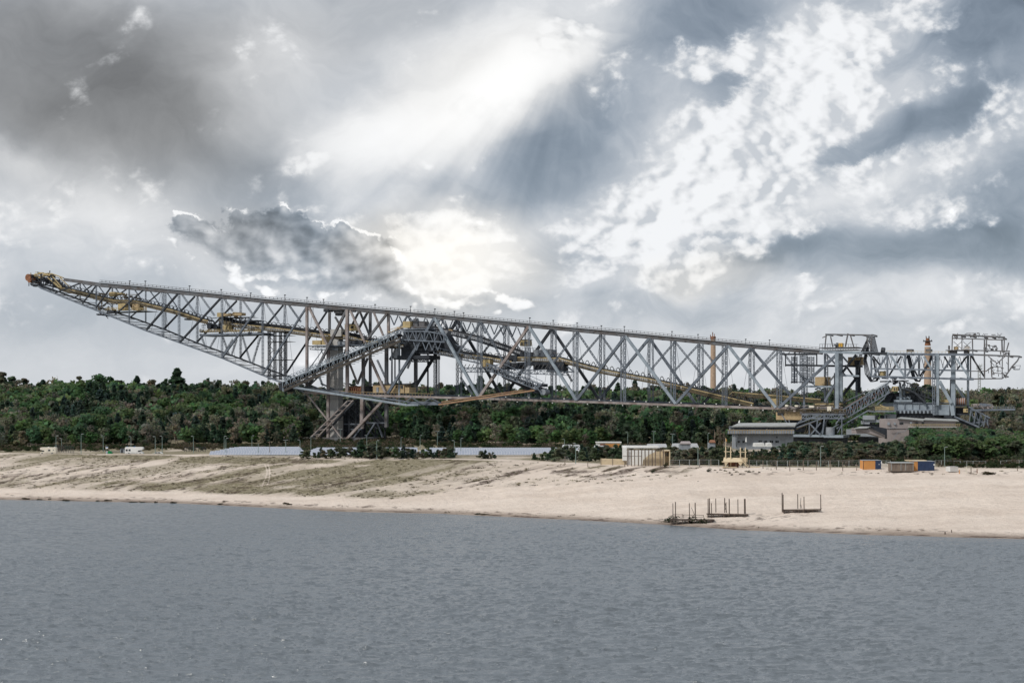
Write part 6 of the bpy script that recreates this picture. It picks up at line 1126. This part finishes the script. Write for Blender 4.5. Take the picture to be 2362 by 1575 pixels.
# low pines by the solar field and the pavilion
for (a, b_, n, t0, t1, Yb0, Yb1) in ((694, 770, 9, 1030, 1042, 522, 528), (760, 860, 9, 1027, 1042, 520, 530), (826, 880, 8, 1010, 1030, 516, 530), (872, 960, 18, 1026, 1042, 512, 526), (960, 1044, 16, 1030, 1044, 512, 524), (1026, 1044, 2, 1022, 1030, 520, 524), (1108, 1140, 5, 1032, 1046, 510, 516), (1224, 1250, 3, 1040, 1048, 490, 500), (1254, 1272, 3, 1038, 1046, 492, 500), (1272, 1385, 34, 1024, 1046, 485, 540), (1385, 1440, 16, 1022, 1040, 480, 540), (1520, 1570, 14, 1026, 1046, 472, 540), (1570, 1665, 22, 1030, 1046, 468, 520)):
    for i in range(n):
        px = a+(b_-a)*(i+rg.random())/n; yy = rg.uniform(Yb0, Yb1); h = 30-(rg.uniform(t0, t1)-HZ)/FP*yy-gz((px-1181)/FP*yy, yy)
        if h > 1.2: sites.append((px, yy, h, 'scots' if rg.random() < .8 else 'pine', 'low'))
# named trees on the skyline
for (px, yy, top, k) in ((408, 985, 850, 'pine'), (404, 1000, 862, 'scots'), (6, 930, 853, 'scots'), (-8, 940, 856, 'scots'), (28, 985, 866, 'scots'), (228, 995, 862, 'broad'), (182, 990, 864, 'scots'), (316, 1000, 867, 'pine'), (1108, 1000, 868, 'pine'), (2108, 900, 880, 'scots'), (2135, 900, 884, 'scots')):
    sites.append((px, yy, 30-(top-HZ)/FP*yy-gz((px-1181)/FP*yy, yy), k, 'sky'))
def vis(s_): return (-60 < s_[0] < 2420)*(s_[2]/s_[1])*(1.6 if s_[4] in ('low', 'strip', 'sky') else 1.0)
sites.sort(key=lambda s_: -vis(s_))
NIND = 298
ind, rest = sites[:NIND], sites[NIND:]
print('sites', len(sites))
WORD = {'pine': 'dark conical pine', 'scots': 'bushy olive-green pine', 'broad': 'fresh green leafy tree', 'bare': 'grey-brown nearly bare tree'}
def where(px, Y, z):
    if z == 'sky': return 'rising above the skyline of the forest'
    if z == 'strip': return 'in the strip beside the play ship' if px < 1760 else ('in the strip before the bridge foot' if px < 1985 else ('in the strip behind the containers' if px < 2165 else 'in the thicket right of the navy container'))
    if z == 'low': return 'in front of the left solar field' if px < 870 else ('in front of the middle solar rows' if px < 1060 else ('at the sapling fence' if px < 1272 else ('beside the slatted pavilion' if px < 1565 else 'left of the play ship')))
    return 'at the forest edge behind the motorhomes' if px < 480 else ('at the forest edge behind the solar panels' if px < 1300 else ('at the forest edge behind the pavilion' if px < 1700 else 'on the slope behind the right bridge foot'))
cnt = {}
ordw = ['first', 'second', 'third', 'fourth', 'fifth', 'sixth', 'seventh', 'eighth', 'ninth', 'tenth']
def ordinal(n):
    if n <= 10: return ordw[n-1]
    return '%d%s' % (n, 'th' if 10 < n % 100 < 14 else {1: 'st', 2: 'nd', 3: 'rd'}.get(n % 10, 'th'))
vr = np.random.default_rng(5)
for (px, yy, h, k, z) in sorted(ind, key=lambda s_: s_[0]):
    g = G(px, yy, -.15); wh = where(px, yy, z); key = (k, wh); cnt[key] = cnt.get(key, 0)+1
    B = empty('pine_tree' if k in ('pine', 'scots') else ('bare_tree' if k == 'bare' else 'leafy_tree'), g, '%s %s, %s from the left' % (WORD[k], wh, ordinal(cnt[key])), 'tree', 'single trees before and along the forest')
    cm, tm, _, _ = PROTO[(k, int(vr.integers(0, 3)), int(vr.integers(0, 2)))]
    wv = vr.uniform(.9, 1.3) if z == 'hill' else vr.uniform(1.25, 1.75)
    if h < 5: wv *= 1.3
    B.scale = (h*wv, h*wv, h); B.rotation_euler = (0, 0, vr.uniform(0, 6.28))
    c = bpy.data.objects.new('crown', cm); COL.objects.link(c); c.parent = B
    tr = bpy.data.objects.new('trunk', tm); COL.objects.link(tr); tr.parent = B
# everything farther up the slope reads as one wood
Q = []; T = []; CN = []
for (px, yy, h, k, z) in rest:
    _, _, q, tn = PROTO[(k, int(vr.integers(0, 3)), int(vr.integers(0, 2)))]
    a = vr.uniform(0, 6.28); ca_, sa_ = math.cos(a), math.sin(a); wv = vr.uniform(.85, 1.3)
    g = G(px, yy, -.2); wv *= (1.12 if z == 'hill' else 1.5); p = q.copy(); x = p[..., 0]*ca_-p[..., 1]*sa_; y = p[..., 0]*sa_+p[..., 1]*ca_
    p = np.stack([x*h*wv+g.x, y*h*wv+g.y, p[..., 2]*h+g.z], -1); Q.append(p.astype(np.float32)); CN.append(p.mean(1)-np.array([g.x, g.y, g.z+h*.42]))
    j = math.exp(vr.normal(0, .16)); T.append(tn*np.array([j*vr.uniform(.9, 1.15), j, j*vr.uniform(.9, 1.1)])[None, :])
fo = bpy.data.objects.new('forest', leaf_mesh('forest', np.concatenate(Q), np.concatenate(T), np.concatenate([c/np.linalg.norm(c, axis=1)[:, None].clip(.01) for c in CN])*.6)); COL.objects.link(fo)
tag(fo, 'dense mixed wood of dark pines and brown bare trees covering the slope behind the bridge', 'forest', kind='stuff')
# ---- undergrowth and bank plants
def bushmesh(base, n, sd):
    rg_ = np.random.default_rng(sd); c, s_ = crown_pts('bush', n, rg_); return leaf_mesh('leaves', quads(c, s_, rg_), leaf_tint('bush', base, n, rg_))
BM = [bushmesh((.045, .065, .03), 260, 1), bushmesh((.10, .085, .05), 240, 2), bushmesh((.03, .045, .022), 260, 3)]
def bush(px, Y, w__, h, mi, label, name='bush', group=None):
    o = bpy.data.objects.new(name, BM[mi]); COL.objects.link(o); o.location = G(px, Y, -.05); o.scale = (w__, w__*.7, h); o.rotation_euler = (0, 0, random.uniform(-.4, .4)); tag(o, label, 'bush', group); return o
bush(1554, groundY(1560, 1203), 4.0, 2.0, 2, 'dark green bush under the left end of the waterline pier'); bush(1602, groundY(1602, 1206), 4.8, 2.1, 0, 'green bush at the water in front of the waterline pier', )
bush(1537, FP*20/(1076-HZ), 1.4, 1.9, 2, 'spiky dark shrub at the right corner of the slatted pavilion'); bush(1508, groundY(1508, 1090), 1.6, 1.5, 2, 'small dark green bush on the eroded edge below the pavilion')
bush(1637, groundY(1637, 1088), 1.6, 1.5, 2, 'round dark green bush on the crest left of the play ship'); bush(1727, groundY(1727, 1090), 1.0, .8, 0, 'small shrub on the sand right below the play ship stairs')
bush(2283, groundY(2283, 1094), 3.2, 1.1, 1, 'heap of dry brown brush on the sand near the right edge')
bush(1190, groundY(1190, 1073), 1.6, .5, 0, 'low tuft on the crest right of the sapling fence'); bush(1843, groundY(1843, 1083), .9, .6, 0, 'small green tuft on the crest under the posts')
tw = [(55, 1150), (62, 1151), (92, 1152), (115, 1152), (150, 1154), (156, 1155), (226, 1156), (250, 1155), (308, 1159), (330, 1160), (360, 1159), (401, 1162), (510, 1163), (660, 1162), (668, 1164), (1104, 1186), (1120, 1187)]
for i, (x, y) in enumerate(tw):
    bush(x, groundY(x, y), random.uniform(.9, 2.2), random.uniform(.35, .7), 1 if i % 3 else 2, 'dark driftwood clump on the left waterline, %s from the left' % ordinal(i+1), 'driftwood', 'driftwood clumps along the left waterline')
for i, (x, y) in enumerate([(1650, 1085), (1655, 1090), (1663, 1084), (1672, 1086), (1684, 1091), (1689, 1096), (1693, 1084), (1699, 1088), (1708, 1094), (1738, 1088), (1752, 1090)]):
    bush(x, groundY(x, y), random.uniform(.5, .9), random.uniform(.4, .7), i % 2+1, 'small dark plant in the sand below the play ship, %s from the left' % ordinal(i+1), 'beach_plant', 'small plants in the sand below the play ship')
Q = []; T = []; CN = []; q0 = [proto_mesh('bush', b_, 70, 40+i) for i, b_ in enumerate(((.05, .07, .03), (.11, .095, .055), (.14, .115, .08), (.03, .05, .02)))]
for i in range(4300):
    px = rg.uniform(-60, 2420); yf = front(px)+8; yc = float(crestY(px))
    yy = yf-abs(rg.normal(0, 14)) if rg.random() < .62 else rg.uniform(max(yc+22, 600 if px < 1350 else yc+30), yf)
    if yy < float(crestY(px))+13 or (1670 < px < 1860 and yy > 545) or (1860 < px < 2290 and yy > 575 and yy < 600): continue
    if i % 5 == 1: px = rg.uniform(1545, 2400); yy = float(crestY(px))+rg.uniform(15, 60)
    if i % 5 == 1 and 1985 < px < 2160 and yy < 468: continue
    if i % 5 == 0: px = rg.uniform(690, 930); yy = rg.uniform(600, 775)
    if 470 < px < 1340 and yy < 596: continue
    if 230 < px < 480 and yy < 588: continue
    h = rg.uniform(.6, 2.8); wv = h*rg.uniform(.8, 1.5); g = G(px, yy, -.1); q, tn = q0[int(rg.integers(0, 4))]
    pq = (q*np.array([wv, wv, h])+np.array([g.x, g.y, g.z])); Q.append(pq.astype(np.float32)); CN.append(pq.mean(1)-np.array([g.x, g.y, g.z+h*.2])); T.append(tn*math.exp(rg.normal(0, .15)))
un = bpy.data.objects.new('undergrowth', leaf_mesh('undergrowth', np.concatenate(Q), np.concatenate(T), np.concatenate(CN))); COL.objects.link(un)
tag(un, 'low brown and green scrub along the foot of the wood', 'undergrowth', kind='stuff')

# ---- grass tufts and litter on the sand face, one mass
TQ = []; TT = []; TC = []
tp = [(quads(*(lambda c, s_: (c, s_))(np.stack([rg.normal(0, .35, 9), rg.normal(0, .25, 9), np.abs(rg.normal(.25, .2, 9))], 1), rg.uniform(.35, .6, 9)), rg), 9) for _ in range(6)]
npx = rg.uniform(-60, 2420, 60000); nsv = rg.uniform(0.03, 1.0, 60000); yy_ = shoreY(npx)+nsv*(crestY(npx)-shoreY(npx)); xx_ = (npx-1181)/FP*yy_; zz_ = height(xx_, yy_); npy = HZ-(zz_-CAMZ)/yy_*FP
su2 = (npx+npy*1.5)/1000; sv2 = (npy+npx*.17)/1000
st1 = fbm(su2*9, sv2*95, 31, 5); st2 = fbm(su2*28, sv2*210, 41, 4)
lf = 1-sstep(npx, 1000, 1500); lw = np.interp(npx, [0, 300, 600, 900, 1200], [1125, 1132, 1142, 1150, 1120])
prob = lf*(npy < lw)*(.06+.55*(st1 > .52)+.5*(st2 > .58))+(npx > 1100)*(npx < 1620)*(npy < 1112)*(npy > 1076)*.30*(st2 > .5)+(npx >= 1500)*(nsv > .90)*.10*(st2 > .5)+(nsv < .09)*.07*(st2 > .52)
ok = (rg.random(60000) < prob*.24).nonzero()[0]
for i in ok:
    q, n_ = tp[int(rg.integers(0, 6))]; h = rg.uniform(.18, .55); wv = h*rg.uniform(1.0, 2.6); dk = rg.random() < .35
    TQ.append((q*np.array([wv, wv, h])+np.array([xx_[i], yy_[i], zz_[i]-.03])).astype(np.float32)); TC.append(np.tile([0, -.2, .6], (9, 1)))
    TT.append(np.tile([.13, .11, .075] if dk else [.25, .22, .14], (9, 1))*math.exp(rg.normal(0, .25)))
tf = bpy.data.objects.new('grass_tufts', leaf_mesh('grass_tufts', np.concatenate(TQ), np.concatenate(TT), np.concatenate(TC))); COL.objects.link(tf)
tag(tf, 'sparse dry grass tufts and roots scattered over the sandy bank', 'grass', kind='stuff')
print('tufts', len(ok))
